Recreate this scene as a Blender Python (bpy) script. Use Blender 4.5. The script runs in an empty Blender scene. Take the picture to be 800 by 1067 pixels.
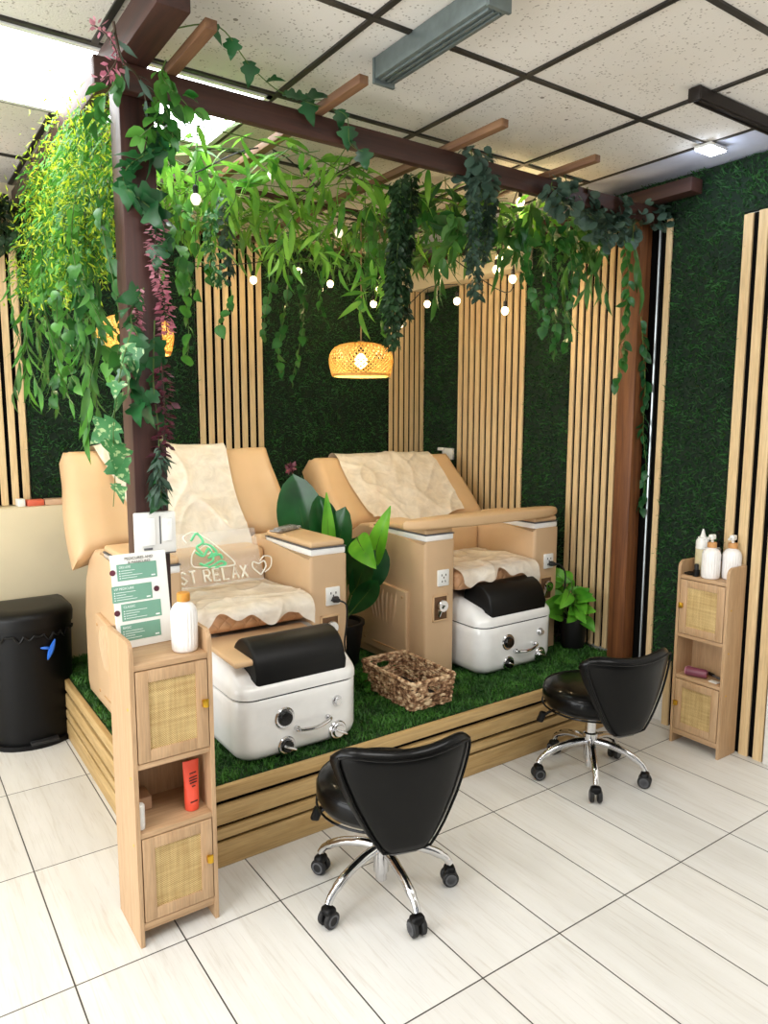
import bpy, bmesh, math, random
import numpy as np
from mathutils import Vector, Matrix, Euler, noise

PI = math.pi
rnd = random.Random(7)
scene = bpy.context.scene
col = scene.collection

# ------------------------------------------------------------------ camera
CAM_H = 1.5
FPX = 758.8
YAW, PITCH, ROLL = math.radians(34.987), math.radians(7.383), math.radians(-0.132)
fw = np.array([math.sin(YAW) * math.cos(PITCH), math.cos(YAW) * math.cos(PITCH), -math.sin(PITCH)])
rt0 = np.array([math.cos(YAW), -math.sin(YAW), 0.0])
dn0 = np.cross(fw, rt0)
rt = math.cos(ROLL) * rt0 + math.sin(ROLL) * dn0
dn = -math.sin(ROLL) * rt0 + math.cos(ROLL) * dn0
cam_data = bpy.data.cameras.new('camera')
cam_data.sensor_fit = 'HORIZONTAL'
cam_data.sensor_width = 36
cam_data.lens = FPX * 36 / 800
cam_data.clip_start = 0.05
cam = bpy.data.objects.new('camera', cam_data)
col.objects.link(cam)
cam.matrix_world = Matrix(((rt[0], -dn[0], -fw[0], 0), (rt[1], -dn[1], -fw[1], 0), (rt[2], -dn[2], -fw[2], CAM_H), (0, 0, 0, 1)))
scene.camera = cam

def ray(u, v):
    return rt * ((u - 400) / FPX) + dn * ((v - 533.5) / FPX) + fw
def at_y(u, v, y):
    d = ray(u, v); t = y / d[1]
    return Vector((d[0] * t, y, CAM_H + d[2] * t))
def at_x(u, v, x):
    d = ray(u, v); t = x / d[0]
    return Vector((x, d[1] * t, CAM_H + d[2] * t))

# ------------------------------------------------------------------ materials
def lin(h, k=1.0):
    h = h.lstrip('#')
    out = []
    for i in (0, 2, 4):
        c = int(h[i:i + 2], 16) / 255
        out.append((c / 12.92 if c <= 0.04045 else ((c + 0.055) / 1.055) ** 2.4) * k)
    return (*out, 1.0)

MATS = {}
class NT:
    def __init__(self, name):
        self.m = bpy.data.materials.new(name)
        self.m.use_nodes = True
        self.t = self.m.node_tree
        self.t.nodes.clear()
        self.out = self.n('ShaderNodeOutputMaterial')
        self.b = self.n('ShaderNodeBsdfPrincipled')
        self.l(self.b.outputs[0], self.out.inputs[0])
        MATS[name] = self.m
    def n(self, t, **kw):
        nd = self.t.nodes.new(t)
        for k, v in kw.items():
            setattr(nd, k, v)
        return nd
    def l(self, a, b):
        self.t.links.new(a, b)
    def val(self, sock, v):
        if hasattr(v, 'links') or isinstance(v, bpy.types.NodeSocket):
            self.l(v, sock)
        else:
            sock.default_value = v
    def coord(self, kind='Object', scale=(1, 1, 1), loc=(0, 0, 0), rot=(0, 0, 0)):
        tc = self.n('ShaderNodeTexCoord')
        mp = self.n('ShaderNodeMapping')
        mp.inputs['Scale'].default_value = scale
        mp.inputs['Location'].default_value = loc
        mp.inputs['Rotation'].default_value = rot
        self.l(tc.outputs[kind], mp.inputs[0])
        return mp.outputs[0]
    def noise(self, vec, scale, detail=3, rough=.5, dist=0):
        nd = self.n('ShaderNodeTexNoise')
        self.l(vec, nd.inputs['Vector'])
        nd.inputs['Scale'].default_value = scale
        nd.inputs['Detail'].default_value = detail
        nd.inputs['Roughness'].default_value = rough
        nd.inputs['Distortion'].default_value = dist
        return nd.outputs[0]
    def ramp(self, fac, stops):
        nd = self.n('ShaderNodeValToRGB')
        e = nd.color_ramp.elements
        while len(e) < len(stops):
            e.new(0.5)
        for el, (p, c) in zip(e, stops):
            el.position = p
            el.color = c if len(c) == 4 else (*c, 1)
        self.l(fac, nd.inputs[0])
        return nd.outputs[0]
    def mix(self, fac, a, b, mode='MIX'):
        nd = self.n('ShaderNodeMix', data_type='RGBA', blend_type=mode)
        self.val(nd.inputs[0], fac)
        self.val(nd.inputs[6], a)
        self.val(nd.inputs[7], b)
        return nd.outputs[2]
    def math(self, op, a, b=0.0, c=0.0):
        nd = self.n('ShaderNodeMath', operation=op)
        for i, v in enumerate((a, b, c)):
            self.val(nd.inputs[i], v)
        return nd.outputs[0]
    def bump(self, h, strength=.3, dist=.01):
        nd = self.n('ShaderNodeBump')
        nd.inputs['Strength'].default_value = strength
        nd.inputs['Distance'].default_value = dist
        self.l(h, nd.inputs['Height'])
        self.l(nd.outputs[0], self.b.inputs['Normal'])
    def set(self, **kw):
        for k, v in kw.items():
            self.val(self.b.inputs[k.replace('_', ' ')], v)
        return self

def plain(name, color, rough=.5, metal=0.0, var=.08, nscale=30, bump=0.0, bscale=200, **kw):
    t = NT(name)
    c = t.coord()
    nz = t.noise(c, nscale)
    dark = tuple(x * (1 - var) for x in color[:3]) + (1,)
    lite = tuple(min(1, x * (1 + var)) for x in color[:3]) + (1,)
    t.set(Base_Color=t.ramp(nz, [(.3, dark), (.7, lite)]), Roughness=rough, Metallic=metal, **kw)
    if bump:
        t.bump(t.noise(c, bscale), bump, .002)
    return t.m

def wood(name, c1, c2, axis=2, rough=.55, ring=22, knots=True, streak=None):
    t = NT(name)
    s = [ring, ring, ring]
    s[axis] = ring * .06
    c = t.coord(scale=s)
    nz = t.noise(c, 1.0, 5, .6, 1.2)
    fine = t.noise(t.coord(scale=[x * 6 for x in s]), 1.0, 3, .6)
    base = t.ramp(nz, [(.28, lin(c1)), (.72, lin(c2))])
    f2 = t.ramp(fine, [(.35, (.72, .72, .72, 1)), (.6, (1, 1, 1, 1))])
    out = t.mix(.6, base, f2, 'MULTIPLY')
    if knots:
        ks = [2.2, 2.2, 2.2]; ks[axis] = 1.1
        kv = t.n('ShaderNodeTexVoronoi')
        t.l(t.coord(scale=ks, loc=(.37, .81, .13)), kv.inputs['Vector'])
        kv.inputs['Scale'].default_value = 2.0
        kf = t.ramp(kv.outputs[0], [(.03, (1, 1, 1, 1)), (.085, (0, 0, 0, 1))])
        out = t.mix(t.math('MULTIPLY', kf, .55), out, lin('#5a2a14'))
    t.set(Base_Color=out, Roughness=rough)
    t.bump(fine, .15, .002)
    return t.m

def leafmat(name, c1, c2, trans=.3, rough=.42, vein=None, nscale=9):
    t = NT(name)
    c = t.coord()
    nz = t.noise(c, nscale, 2)
    base = t.ramp(nz, [(.32, lin(c1)), (.68, lin(c2))])
    if vein:
        n2 = t.noise(t.coord(), 70, 2)
        base = t.mix(t.ramp(n2, [(.56, (0, 0, 0, 1)), (.62, (1, 1, 1, 1))]), base, lin(vein))
    t.set(Base_Color=base, Roughness=rough)
    tr = t.n('ShaderNodeBsdfTranslucent')
    t.l(base, tr.inputs[0])
    mx = t.n('ShaderNodeMixShader')
    mx.inputs[0].default_value = trans
    t.l(t.b.outputs[0], mx.inputs[1]); t.l(tr.outputs[0], mx.inputs[2])
    t.l(mx.outputs[0], t.out.inputs[0])
    return t.m

def emit(name, color, strength, base=(.8, .8, .8, 1)):
    t = NT(name)
    t.set(Base_Color=base, Emission_Color=color, Emission_Strength=strength, Roughness=.4)
    return t.m

# floor tiles 0.30 x 0.60 with fine travertine streaks
t = NT('floor_tile')
c = t.coord(loc=(-.338 + .0, -1.31, 0))
br = t.n('ShaderNodeTexBrick', offset=0.0, squash=1.0)
t.l(c, br.inputs['Vector'])
for k, v in (('Scale', 1.0), ('Mortar Size', .0022), ('Mortar Smooth', .1), ('Brick Width', .3028), ('Row Height', .5985), ('Bias', 0.0)):
    br.inputs[k].default_value = v
br.inputs['Color1'].default_value = lin('#e5e4e0'); br.inputs['Color2'].default_value = lin('#dbdad6'); br.inputs['Mortar'].default_value = lin('#45423e')
st = t.noise(t.coord(scale=(46, 2.2, 1)), 1.6, 6, .7, .8)
st2 = t.noise(t.coord(scale=(7, .9, 1)), 1.3, 3, .6)
bc = t.mix(.5, br.outputs['Color'], t.ramp(st, [(.25, lin('#d3cabb')), (.5, (1, 1, 1, 1)), (.62, (.97, .96, .93, 1))]), 'MULTIPLY')
bc = t.mix(.3, bc, t.ramp(st2, [(.35, lin('#dcd8d0')), (.6, (1, 1, 1, 1))]), 'MULTIPLY')
t.set(Base_Color=bc, Roughness=t.math('ADD', t.math('MULTIPLY', st, .15), .3), Specular_IOR_Level=.4)
t.bump(t.math('SUBTRACT', 1.0, br.outputs['Fac']), .25, .003)

# acoustic ceiling tile: cream with small dark fissures
t = NT('ceiling_tile')
c = t.coord()
vo = t.n('ShaderNodeTexVoronoi'); t.l(c, vo.inputs['Vector']); vo.inputs['Scale'].default_value = 80
pick = t.noise(c, 41, 2)
hole = t.math('MULTIPLY', t.math('LESS_THAN', vo.outputs[0], .27), t.math('GREATER_THAN', pick, .49))
big = t.n('ShaderNodeTexVoronoi'); t.l(c, big.inputs['Vector']); big.inputs['Scale'].default_value = 7
spot = t.math('MULTIPLY', t.math('LESS_THAN', big.outputs[0], .055), .8)
base = t.ramp(t.noise(c, 1.3, 3), [(.35, lin('#dad4ca')), (.65, lin('#e6e2dc'))])
base = t.mix(t.math('MULTIPLY', hole, .6), base, lin('#8a8072'))
base = t.mix(spot, base, lin('#6b5f50'))
t.set(Base_Color=base, Roughness=.9)
t.bump(t.noise(c, 160, 2), .35, .003)

plain('grid_metal', lin('#3a3631'), .5, .3, var=.5, nscale=6)
plain('white_wall', lin('#e9e6df'), .8)
plain('cream_wall', lin('#dccfae'), .75, var=.05, nscale=3)
plain('blue_white', lin('#d3d7ea'), .6, var=.03)
plain('black_felt', lin('#070605'), .95, Specular_IOR_Level=.1)
plain('black_board', lin('#060505'), .9, Specular_IOR_Level=.1)
wood('slat_wood', '#d3b282', '#e8ce9f', 2, .5, 30, False)
wood('pine_x', '#ab8850', '#d0b17c', 0, .6, 26)
wood('pine_y', '#ab8850', '#d0b17c', 1, .6, 26)
wood('beam_x', '#2c160e', '#4e291b', 0, .55, 24, False)
wood('beam_y', '#2a1611', '#4a281d', 1, .55, 24, False)
wood('post_shaded', '#2a1512', '#4e2a22', 2, .5, 24, False)  # shaded copy of the post timber, shadow darkened into its colour
wood('post_z', '#472411', '#8a5630', 2, .5, 24)  # same post timber, toned brighter and warmer for the lit post
wood('purlin_y', '#68452e', '#8f6a48', 1, .6, 24, False)
wood('cab_z', '#b8936c', '#ccaa84', 2, .5, 34, False)
wood('cab_x', '#b8936c', '#ccaa84', 0, .5, 34, False)
plain('turf_dark', lin('#0c2011'), .95)
plain('turf_green', lin('#16350f'), .95)
leafmat('wall_blade', '#133e18', '#2e692a', .15, .6)
leafmat('floor_blade', '#23521a', '#4b862f', .2, .55)
plain('tan_leather', lin('#d6b389'), .42, var=.04, nscale=6, bump=.08, bscale=400, Specular_IOR_Level=.4)
plain('tan_side', lin('#d2b18b'), .42, var=.04, nscale=6, bump=.08, bscale=400)
plain('stitch', lin('#b98f60'), .6)
plain('white_gloss', lin('#f3f3f1'), .16, var=.02, Coat_Weight=.6)
plain('white_plastic', lin('#eeeeea'), .35, var=.02)
plain('black_leather', lin('#040404'), .3, var=.2, nscale=14, bump=.05, bscale=300, Specular_IOR_Level=.14, Coat_Weight=.16, Coat_Roughness=.05)
plain('black_vinyl', lin('#060606'), .45, bump=.05, bscale=500, Specular_IOR_Level=.3)
plain('black_plastic', lin('#050506'), .45, Specular_IOR_Level=.25)
plain('under_seat_shade', lin('#1a120c'), .8)
plain('niche_shade', lin('#6b4c30'), .7)  # tan recess with its shadow mixed into the colour
plain('chrome', lin('#d8d8da'), .1, 1.0, var=.02)
plain('steel', lin('#aab2b4'), .35, .9, var=.06)
plain('bronze_rail', lin('#2d2724'), .45, .6, var=.1)
plain('grey_rail', lin('#717c7b'), .45, .5, var=.12)
plain('brass', lin('#d9ad3c'), .28, 1.0, var=.05)
plain('rubber', lin('#1a1a1b'), .6)
plain('grey_plastic', lin('#5a5b5e'), .5)
plain('coral', lin('#f0573f'), .35, var=.03)
plain('ink', lin('#3a1512'), .6)
plain('amber_cap', lin('#c98a35'), .4, var=.15, nscale=40)
plain('bamboo_cap', lin('#c8925a'), .5, var=.15, nscale=40)
plain('white_ceramic', lin('#f2efec'), .25, var=.02)
plain('cream_liquid', lin('#d9cda6'), .3, var=.04)
plain('maroon', lin('#7c3f52'), .35, var=.06)
plain('pink_plastic', lin('#c58aa0'), .35, var=.06)
plain('paper', lin('#f4f3ee'), .5, var=.02)
plain('menu_green', lin('#77a893'), .5, var=.03)
plain('menu_text', lin('#7d7a74'), .6)
plain('menu_white', lin('#f2fbf7'), .6)
plain('neon_white', lin('#fbf7ec'), .35)
plain('neon_green', lin('#6fe0a4'), .35)
plain('blue_film', lin('#2a6ad0'), .35)
plain('clear_grey', lin('#8d8a86'), .25, var=.35, nscale=60)
plain('red_paper', lin('#d9694f'), .5)
plain('kraft', lin('#c9a585'), .6)
plain('stem_green', lin('#4d6a2a'), .6)
plain('stem_brown', lin('#3a2a18'), .7)
plain('soil', lin('#1a120b'), .95)
plain('pot_black', lin('#0c0c0c'), .5)
plain('cord_twine', lin('#a88a62'), .8)
plain('wire_black', lin('#0b0d0b'), .6)
plain('knob_black', lin('#0b0b0c'), .2)
leafmat('leaf_pothos', '#22601e', '#69ad45', .3, .36)
leafmat('leaf_deep', '#1e5220', '#3f7f33', .25, .4)
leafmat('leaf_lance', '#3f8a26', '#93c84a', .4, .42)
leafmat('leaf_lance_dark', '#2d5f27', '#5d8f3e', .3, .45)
leafmat('leaf_ivy', '#12401f', '#2c6a38', .15, .35, vein=None)
leafmat('leaf_ivy_pale', '#2a6a38', '#4f8f54', .2, .4, vein='#a9c48c')
leafmat('leaf_box', '#142a16', '#345530', .15, .5)
leafmat('leaf_euca', '#26402f', '#557060', .15, .55)
leafmat('leaf_yellow', '#7fae24', '#d3dd3a', .4, .5)
leafmat('leaf_fern', '#215f22', '#62a83c', .3, .5)
leafmat('leaf_big', '#0f3d1a', '#1f5c2a', .12, .3)
leafmat('leaf_bright', '#4fa726', '#86d13c', .35, .35)
leafmat('leaf_lime', '#3f8f24', '#79c23c', .3, .4)
leafmat('petal_pink', '#b45f78', '#dba0ad', .3, .6)
leafmat('petal_plum', '#43202a', '#7a3a4a', .2, .6)
emit('troffer_glow', (.93, .97, 1, 1), 9.0)
emit('led_glow', (.72, .83, 1, 1), 40.0)
emit('bulb_glow', (1, .74, .38, 1), 7.0)
emit('bulb_dim', (1, .86, .62, 1), .9)
emit('lamp_glow', (1, .78, .4, 1), 22.0)
t = NT('bamboo_weave')
t.set(Base_Color=t.ramp(t.noise(t.coord(), 30), [(.3, lin('#c89a45')), (.7, lin('#ead08a'))]), Roughness=.5)
tr = t.n('ShaderNodeBsdfTranslucent'); tr.inputs[0].default_value = lin('#fbe3a8')
mx = t.n('ShaderNodeMixShader'); mx.inputs[0].default_value = .55
t.l(t.b.outputs[0], mx.inputs[1]); t.l(tr.outputs[0], mx.inputs[2]); t.l(mx.outputs[0], t.out.inputs[0])

# woven rattan webbing of the cabinet doors
t = NT('rattan_web')
c = t.coord()
sx = t.n('ShaderNodeSeparateXYZ'); t.l(c, sx.inputs[0])
fx = t.math('SINE', t.math('MULTIPLY', sx.outputs[0], 2 * PI / .0062))
fz = t.math('SINE', t.math('MULTIPLY', sx.outputs[2], 2 * PI / .0062))
w1 = t.math('MULTIPLY', fx, fz)
band = t.noise(t.coord(scale=(60, 1, 4)), 1.5, 3)
band2 = t.noise(t.coord(scale=(4, 1, 60)), 1.5, 3)
cc = t.ramp(t.math('ADD', t.math('MULTIPLY', w1, .38), .5), [(.1, lin('#7a5a2a')), (.34, lin('#cdac6a')), (.75, lin('#efd9a2'))])
cc = t.mix(.55, cc, t.ramp(t.math('MULTIPLY', t.math('ADD', band, band2), .5), [(.36, lin('#b08c4c')), (.62, (1, 1, 1, 1))]), 'MULTIPLY')
t.set(Base_Color=cc, Roughness=.6)
t.bump(w1, .5, .002)

# basket hyacinth strands
t = NT('basket_fibre')
nz = t.noise(t.coord(scale=(1, 1, 1)), 45, 3)
t.set(Base_Color=t.ramp(nz, [(.36, lin('#5b3a22')), (.5, lin('#a98260')), (.64, lin('#e0c6a0'))]), Roughness=.75)

# quilted seat leather
t = NT('quilt_leather')
c = t.coord(rot=(0, 0, 0))
sx = t.n('ShaderNodeSeparateXYZ'); t.l(c, sx.inputs[0])
a1 = t.math('ADD', sx.outputs[0], t.math('ADD', sx.outputs[1], sx.outputs[2]))
a2 = t.math('SUBTRACT', sx.outputs[0], t.math('ADD', sx.outputs[1], sx.outputs[2]))
q1 = t.math('ABSOLUTE', t.math('SINE', t.math('MULTIPLY', a1, PI / .055)))
q2 = t.math('ABSOLUTE', t.math('SINE', t.math('MULTIPLY', a2, PI / .055)))
q = t.math('POWER', t.math('MINIMUM', q1, q2), .45)
t.set(Base_Color=lin('#c99a72'), Roughness=.45)
t.bump(q, .6, .008)

# thin crinkled plastic sheet
t = NT('plastic_sheet')
c = t.coord()
t.set(Base_Color=t.ramp(t.noise(c, 9, 4), [(.3, lin('#f3e7d2')), (.7, lin('#faf4e8'))]), Roughness=.22, Specular_IOR_Level=.6)
t.bump(t.noise(c, 12, 3, .55, 1.5), .22, .012)
tr = t.n('ShaderNodeBsdfTransparent'); tr.inputs[0].default_value = (1, .98, .95, 1)
mx = t.n('ShaderNodeMixShader')
t.l(t.ramp(t.noise(c, 14, 3, .6, 1.0), [(.3, (.1, .1, .1, 1)), (.7, (.3, .3, .3, 1))]), mx.inputs[0])
t.l(t.b.outputs[0], mx.inputs[1]); t.l(tr.outputs[0], mx.inputs[2]); t.l(mx.outputs[0], t.out.inputs[0])
# clear acrylic
t = NT('acrylic')
t.set(Base_Color=(.95, .97, .96, 1), Roughness=.05)
tr = t.n('ShaderNodeBsdfTransparent')
mx = t.n('ShaderNodeMixShader'); mx.inputs[0].default_value = .88
t.l(t.b.outputs[0], mx.inputs[1]); t.l(tr.outputs[0], mx.inputs[2]); t.l(mx.outputs[0], t.out.inputs[0])

# ------------------------------------------------------------------ mesh helpers
def link(name, me, mats, parent=None, loc=None):
    o = bpy.data.objects.new(name, me)
    for m in (mats if isinstance(mats, (list, tuple)) else [mats]):
        me.materials.append(MATS[m])
    col.objects.link(o)
    if parent is not None:
        o.parent = parent
    if loc is not None:
        o.location = loc
    return o
def obj(name, bm, mats, parent=None, smooth=35, loc=None):
    bmesh.ops.recalc_face_normals(bm, faces=bm.faces[:])
    me = bpy.data.meshes.new(name)
    bm.to_mesh(me); bm.free()
    if smooth:
        me.shade_smooth()
        me.set_sharp_from_angle(angle=math.radians(smooth))
    return link(name, me, mats, parent, loc)
def thing(name, label, cat, loc=(0, 0, 0), rz=0, group=None):
    o = bpy.data.objects.new(name, None)
    o.empty_display_size = .1
    col.objects.link(o)
    o.location = loc; o.rotation_euler = (0, 0, rz)
    return tag(o, label, cat, group)
def tag(o, label, cat, group=None):
    o['label'] = label; o['category'] = cat
    if group: o['group'] = group
    return o
def struct(o):
    o['kind'] = 'structure'
    return o
def copy_tree(o, parent=None):
    c = o.copy(); col.objects.link(c)
    if parent is not None: c.parent = parent
    for ch in list(o.children): copy_tree(ch, c)
    return c
def B():
    return bmesh.new()
def setmat(geom_verts, i):
    for v in geom_verts:
        for f in v.link_faces: f.material_index = i
def box(bm, c, s, r=0, seg=2, rot=None, mi=0, pivot=None):
    res = bmesh.ops.create_cube(bm, size=1.0)
    vs = res['verts']
    for v in vs: v.co = Vector((v.co.x * s[0], v.co.y * s[1], v.co.z * s[2]))
    for f in {f for v in vs for f in v.link_faces}: f.material_index = mi
    if r > 0:
        es = list({e for v in vs for e in v.link_edges})
        res = bmesh.ops.bevel(bm, geom=es, offset=min(r, min(s) * .49), segments=seg, affect='EDGES', profile=.5)
        vs = list({v for f in res['faces'] for v in f.verts} | {v for v in vs if v.is_valid})
        for f in {f for v in vs for f in v.link_faces}: f.material_index = mi
    M = Matrix.Translation(c)
    if rot is not None: M = M @ Euler(rot).to_matrix().to_4x4()
    for v in vs: v.co = M @ v.co
    return vs
def box2(bm, lo, hi, r=0, seg=2, mi=0):
    return box(bm, [(a + b) / 2 for a, b in zip(lo, hi)], [abs(b - a) for a, b in zip(lo, hi)], r, seg, mi=mi)
def prism(bm, pts, axis, a, b, r=0, seg=2, mi=0):
    """polygon pts extruded along an axis (x: pts=(y,z); y: pts=(x,z); z: pts=(x,y))"""
    def P(p, t):
        return {0: (t, p[0], p[1]), 1: (p[0], t, p[1]), 2: (p[0], p[1], t)}[axis]
    v0 = [bm.verts.new(P(p, a)) for p in pts]; v1 = [bm.verts.new(P(p, b)) for p in pts]
    n = len(pts)
    fs = [bm.faces.new(v0[::-1]), bm.faces.new(v1)]
    for i in range(n): fs.append(bm.faces.new((v0[i], v0[(i + 1) % n], v1[(i + 1) % n], v1[i])))
    for f in fs: f.material_index = mi
    vs = v0 + v1
    if r > 0:
        es = list({e for f in fs[:2] for e in f.edges})
        res = bmesh.ops.bevel(bm, geom=es, offset=r, segments=seg, affect='EDGES', profile=.5)
        for f in res['faces']: f.material_index = mi
        vs = list({v for f in res['faces'] for v in f.verts} | {v for v in vs if v.is_valid})
    return vs
def lathe(bm, prof, c=(0, 0, 0), n=28, mi=0, axis='z', rib=None):
    """profile of (radius, height)"""
    rings = []
    for r, h in prof:
        ring = []
        for i in range(n):
            a = 2 * PI * i / n
            rr = r * (1 + (rib(h) * math.cos(a * rib_n) if rib else 0)) if rib else r
            x, y = rr * math.cos(a), rr * math.sin(a)
            p = {'z': (x, y, h), 'y': (x, h, y), 'x': (h, x, y)}[axis]
            ring.append(bm.verts.new((c[0] + p[0], c[1] + p[1], c[2] + p[2])))
        rings.append(ring)
    for k in range(len(rings) - 1):
        for i in range(n):
            f = bm.faces.new((rings[k][i], rings[k][(i + 1) % n], rings[k + 1][(i + 1) % n], rings[k + 1][i])); f.material_index = mi
    for ring, r in ((rings[0], prof[0][0]), (rings[-1], prof[-1][0])):
        if r > 1e-5:
            f = bm.faces.new(ring); f.material_index = mi
    return [v for ring in rings for v in ring]
rib_n = 18
def tube(bm, pts, r, n=6, mi=0, caps=True):
    pts = [Vector(p) for p in pts]
    rs = r if isinstance(r, (list, tuple)) else [r] * len(pts)
    up = Vector((0, 0, 1))
    rings = []; prev = None
    for i, p in enumerate(pts):
        d = (pts[min(i + 1, len(pts) - 1)] - pts[max(i - 1, 0)])
        if d.length < 1e-9: d = Vector((0, 0, 1))
        d.normalize()
        if prev is None:
            a = d.cross(up if abs(d.z) < .9 else Vector((1, 0, 0)))
        else:
            a = prev - d * prev.dot(d)
        if a.length < 1e-6: a = d.cross(Vector((1, 0, 0)))
        a.normalize(); prev = a
        b = d.cross(a)
        rings.append([bm.verts.new(p + (a * math.cos(2 * PI * k / n) + b * math.sin(2 * PI * k / n)) * rs[i]) for k in range(n)])
    for k in range(len(rings) - 1):
        for i in range(n):
            f = bm.faces.new((rings[k][i], rings[k][(i + 1) % n], rings[k + 1][(i + 1) % n], rings[k + 1][i])); f.material_index = mi
    if caps:
        for ring in (rings[0], rings[-1]):
            f = bm.faces.new(ring); f.material_index = mi
def smooth_path(pts, n=8):
    """catmull-rom"""
    P = [Vector(p) for p in pts]
    out = []
    for i in range(len(P) - 1):
        p0, p1, p2, p3 = P[max(i - 1, 0)], P[i], P[i + 1], P[min(i + 2, len(P) - 1)]
        for k in range(n):
            t = k / n
            out.append(.5 * ((2 * p1) + (p2 - p0) * t + (2 * p0 - 5 * p1 + 4 * p2 - p3) * t * t + (3 * p1 - p0 - 3 * p2 + p3) * t ** 3))
    out.append(P[-1])
    return out
def tri_mesh(name, verts, faces_quads, mats, parent=None, smooth=True):
    me = bpy.data.meshes.new(name)
    me.from_pydata(verts.tolist() if hasattr(verts, 'tolist') else verts, [], faces_quads)
    me.update()
    if smooth: me.shade_smooth()
    return link(name, me, mats, parent)
def fast_mesh(name, verts, tris, mats, parent=None):
    me = bpy.data.meshes.new(name)
    nv, nt = len(verts), len(tris)
    me.vertices.add(nv); me.vertices.foreach_set('co', np.asarray(verts, dtype=np.float32).ravel())
    me.loops.add(nt * 3); me.loops.foreach_set('vertex_index', np.asarray(tris, dtype=np.int32).ravel())
    me.polygons.add(nt); me.polygons.foreach_set('loop_start', np.arange(0, nt * 3, 3, dtype=np.int32))
    me.update(calc_edges=True)
    me.shade_smooth()
    return link(name, me, mats, parent)

# ------------------------------------------------------------------ room shell
X_WALL, Y_WALL, Z_CEIL = 3.14, 4.0, 2.60
bm = B(); box2(bm, (-4.5, -3.5, -.1), (X_WALL + .15, Y_WALL + .15, 0)); struct(obj('floor', bm, 'floor_tile', smooth=0))
bm = B(); box2(bm, (-4.5, -3.5, Z_CEIL), (2.845, Y_WALL + .15, Z_CEIL + .1)); struct(obj('ceiling', bm, 'ceiling_tile', smooth=0))
bm = B(); box2(bm, (2.845, -3.5, Z_CEIL + .004), (X_WALL + .15, Y_WALL + .15, Z_CEIL + .1)); struct(obj('ceiling_strip', bm, 'blue_white', smooth=0))
bm = B(); box2(bm, (X_WALL, -3.5, 0), (X_WALL + .15, Y_WALL + .15, Z_CEIL)); struct(obj('wall_right', bm, 'white_wall', smooth=0))
bm = B(); box2(bm, (-4.5, Y_WALL, 0), (X_WALL, Y_WALL + .15, Z_CEIL)); struct(obj('wall_back', bm, 'cream_wall', smooth=0))
bm = B(); box2(bm, (-4.5, Y_WALL - .13, 0), (X_WALL - .03, Y_WALL, 1.065), .006); struct(obj('wall_back_ledge', bm, 'cream_wall', smooth=30))
bm = B(); box2(bm, (X_WALL - .012, 1.98, 0), (X_WALL, 2.7, .1), .003); struct(obj('baseboard_right', bm, 'white_wall'))
bm = B(); box2(bm, (-4.5, Y_WALL - .142, 0), (.66, Y_WALL - .13, .09), .003); struct(obj('baseboard_back', bm, 'white_wall'))
# soffit box along the right wall near the corner
bm = B(); box2(bm, (3.0, 3.0, 2.33), (X_WALL, Y_WALL, 2.475), .012); struct(obj('trim_1', bm, 'cream_wall'))
# door casing at the far right edge of view
bm = B(); box2(bm, (X_WALL - .05, 1.36, 0), (X_WALL, 1.525, 2.2), .004); struct(obj('trim_2', bm, 'white_wall'))
# suspended grid
GX = [1.22 + .598 * k for k in range(-8, 3)]
GY = [1.80 + .592 * k for k in range(-8, 4)]
bm = B()
for x in GX: box2(bm, (x - .0095, -3.4, Z_CEIL - .007), (x + .0095, Y_WALL - .002, Z_CEIL + .001))
for y in GY: box2(bm, (-4.4, y - .0095, Z_CEIL - .0075), (2.845 if abs(y - 1.8) > .1 else 2.95, y + .0095, Z_CEIL + .001))
struct(obj('ceiling_grid', bm, 'grid_metal', smooth=0))
bm = B(); box2(bm, (2.838, -3.4, Z_CEIL - .006), (2.85, Y_WALL - .002, Z_CEIL)); struct(obj('trim_3', bm, 'grid_metal', smooth=0))

# fluorescent ceiling panels
def troffer(x0, x1, y0, y1, label):
    t = thing('ceiling_light', label, 'ceiling light', ((x0 + x1) / 2, (y0 + y1) / 2, Z_CEIL))
    w, d = (x1 - x0) / 2, (y1 - y0) / 2
    bm = B()
    box2(bm, (-w + .01, -d + .01, -.012), (w - .01, -d + .03, -.001)); box2(bm, (-w + .01, d - .03, -.012), (w - .01, d - .01, -.001))
    box2(bm, (-w + .01, -d + .01, -.012), (-w + .03, d - .01, -.001)); box2(bm, (w - .03, -d + .01, -.012), (w - .01, d - .01, -.001))
    obj('frame', bm, 'white_plastic', t)
    bm = B(); box2(bm, (-w + .03, -d + .03, -.009), (w - .03, d - .03, -.002)); obj('diffuser', bm, 'troffer_glow', t, 0)
troffer(.022, 1.22, 2.392, 2.984, 'large bright rectangular ceiling light panel above the hanging greenery')
t = thing('led_light', 'small square cool white ceiling light beside the grass wall', 'ceiling light', (2.875, 1.80, Z_CEIL))
bm = B(); box2(bm, (-.06, -.038, -.02), (.06, .038, -.006), .004); obj('housing', bm, 'white_plastic', t)
bm = B(); box2(bm, (-.055, -.033, -.024), (.055, .033, -.018)); obj('diffuser', bm, 'led_glow', t, 0)

L_ = bpy.data.lights.new('led_lamp', 'POINT'); L_.energy = .5; L_.color = (.72, .83, 1); L_.shadow_soft_size = .04
lo_ = bpy.data.objects.new('led_lamp', L_); col.objects.link(lo_); lo_.location = (2.875, 1.80, Z_CEIL - .07)
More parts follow.
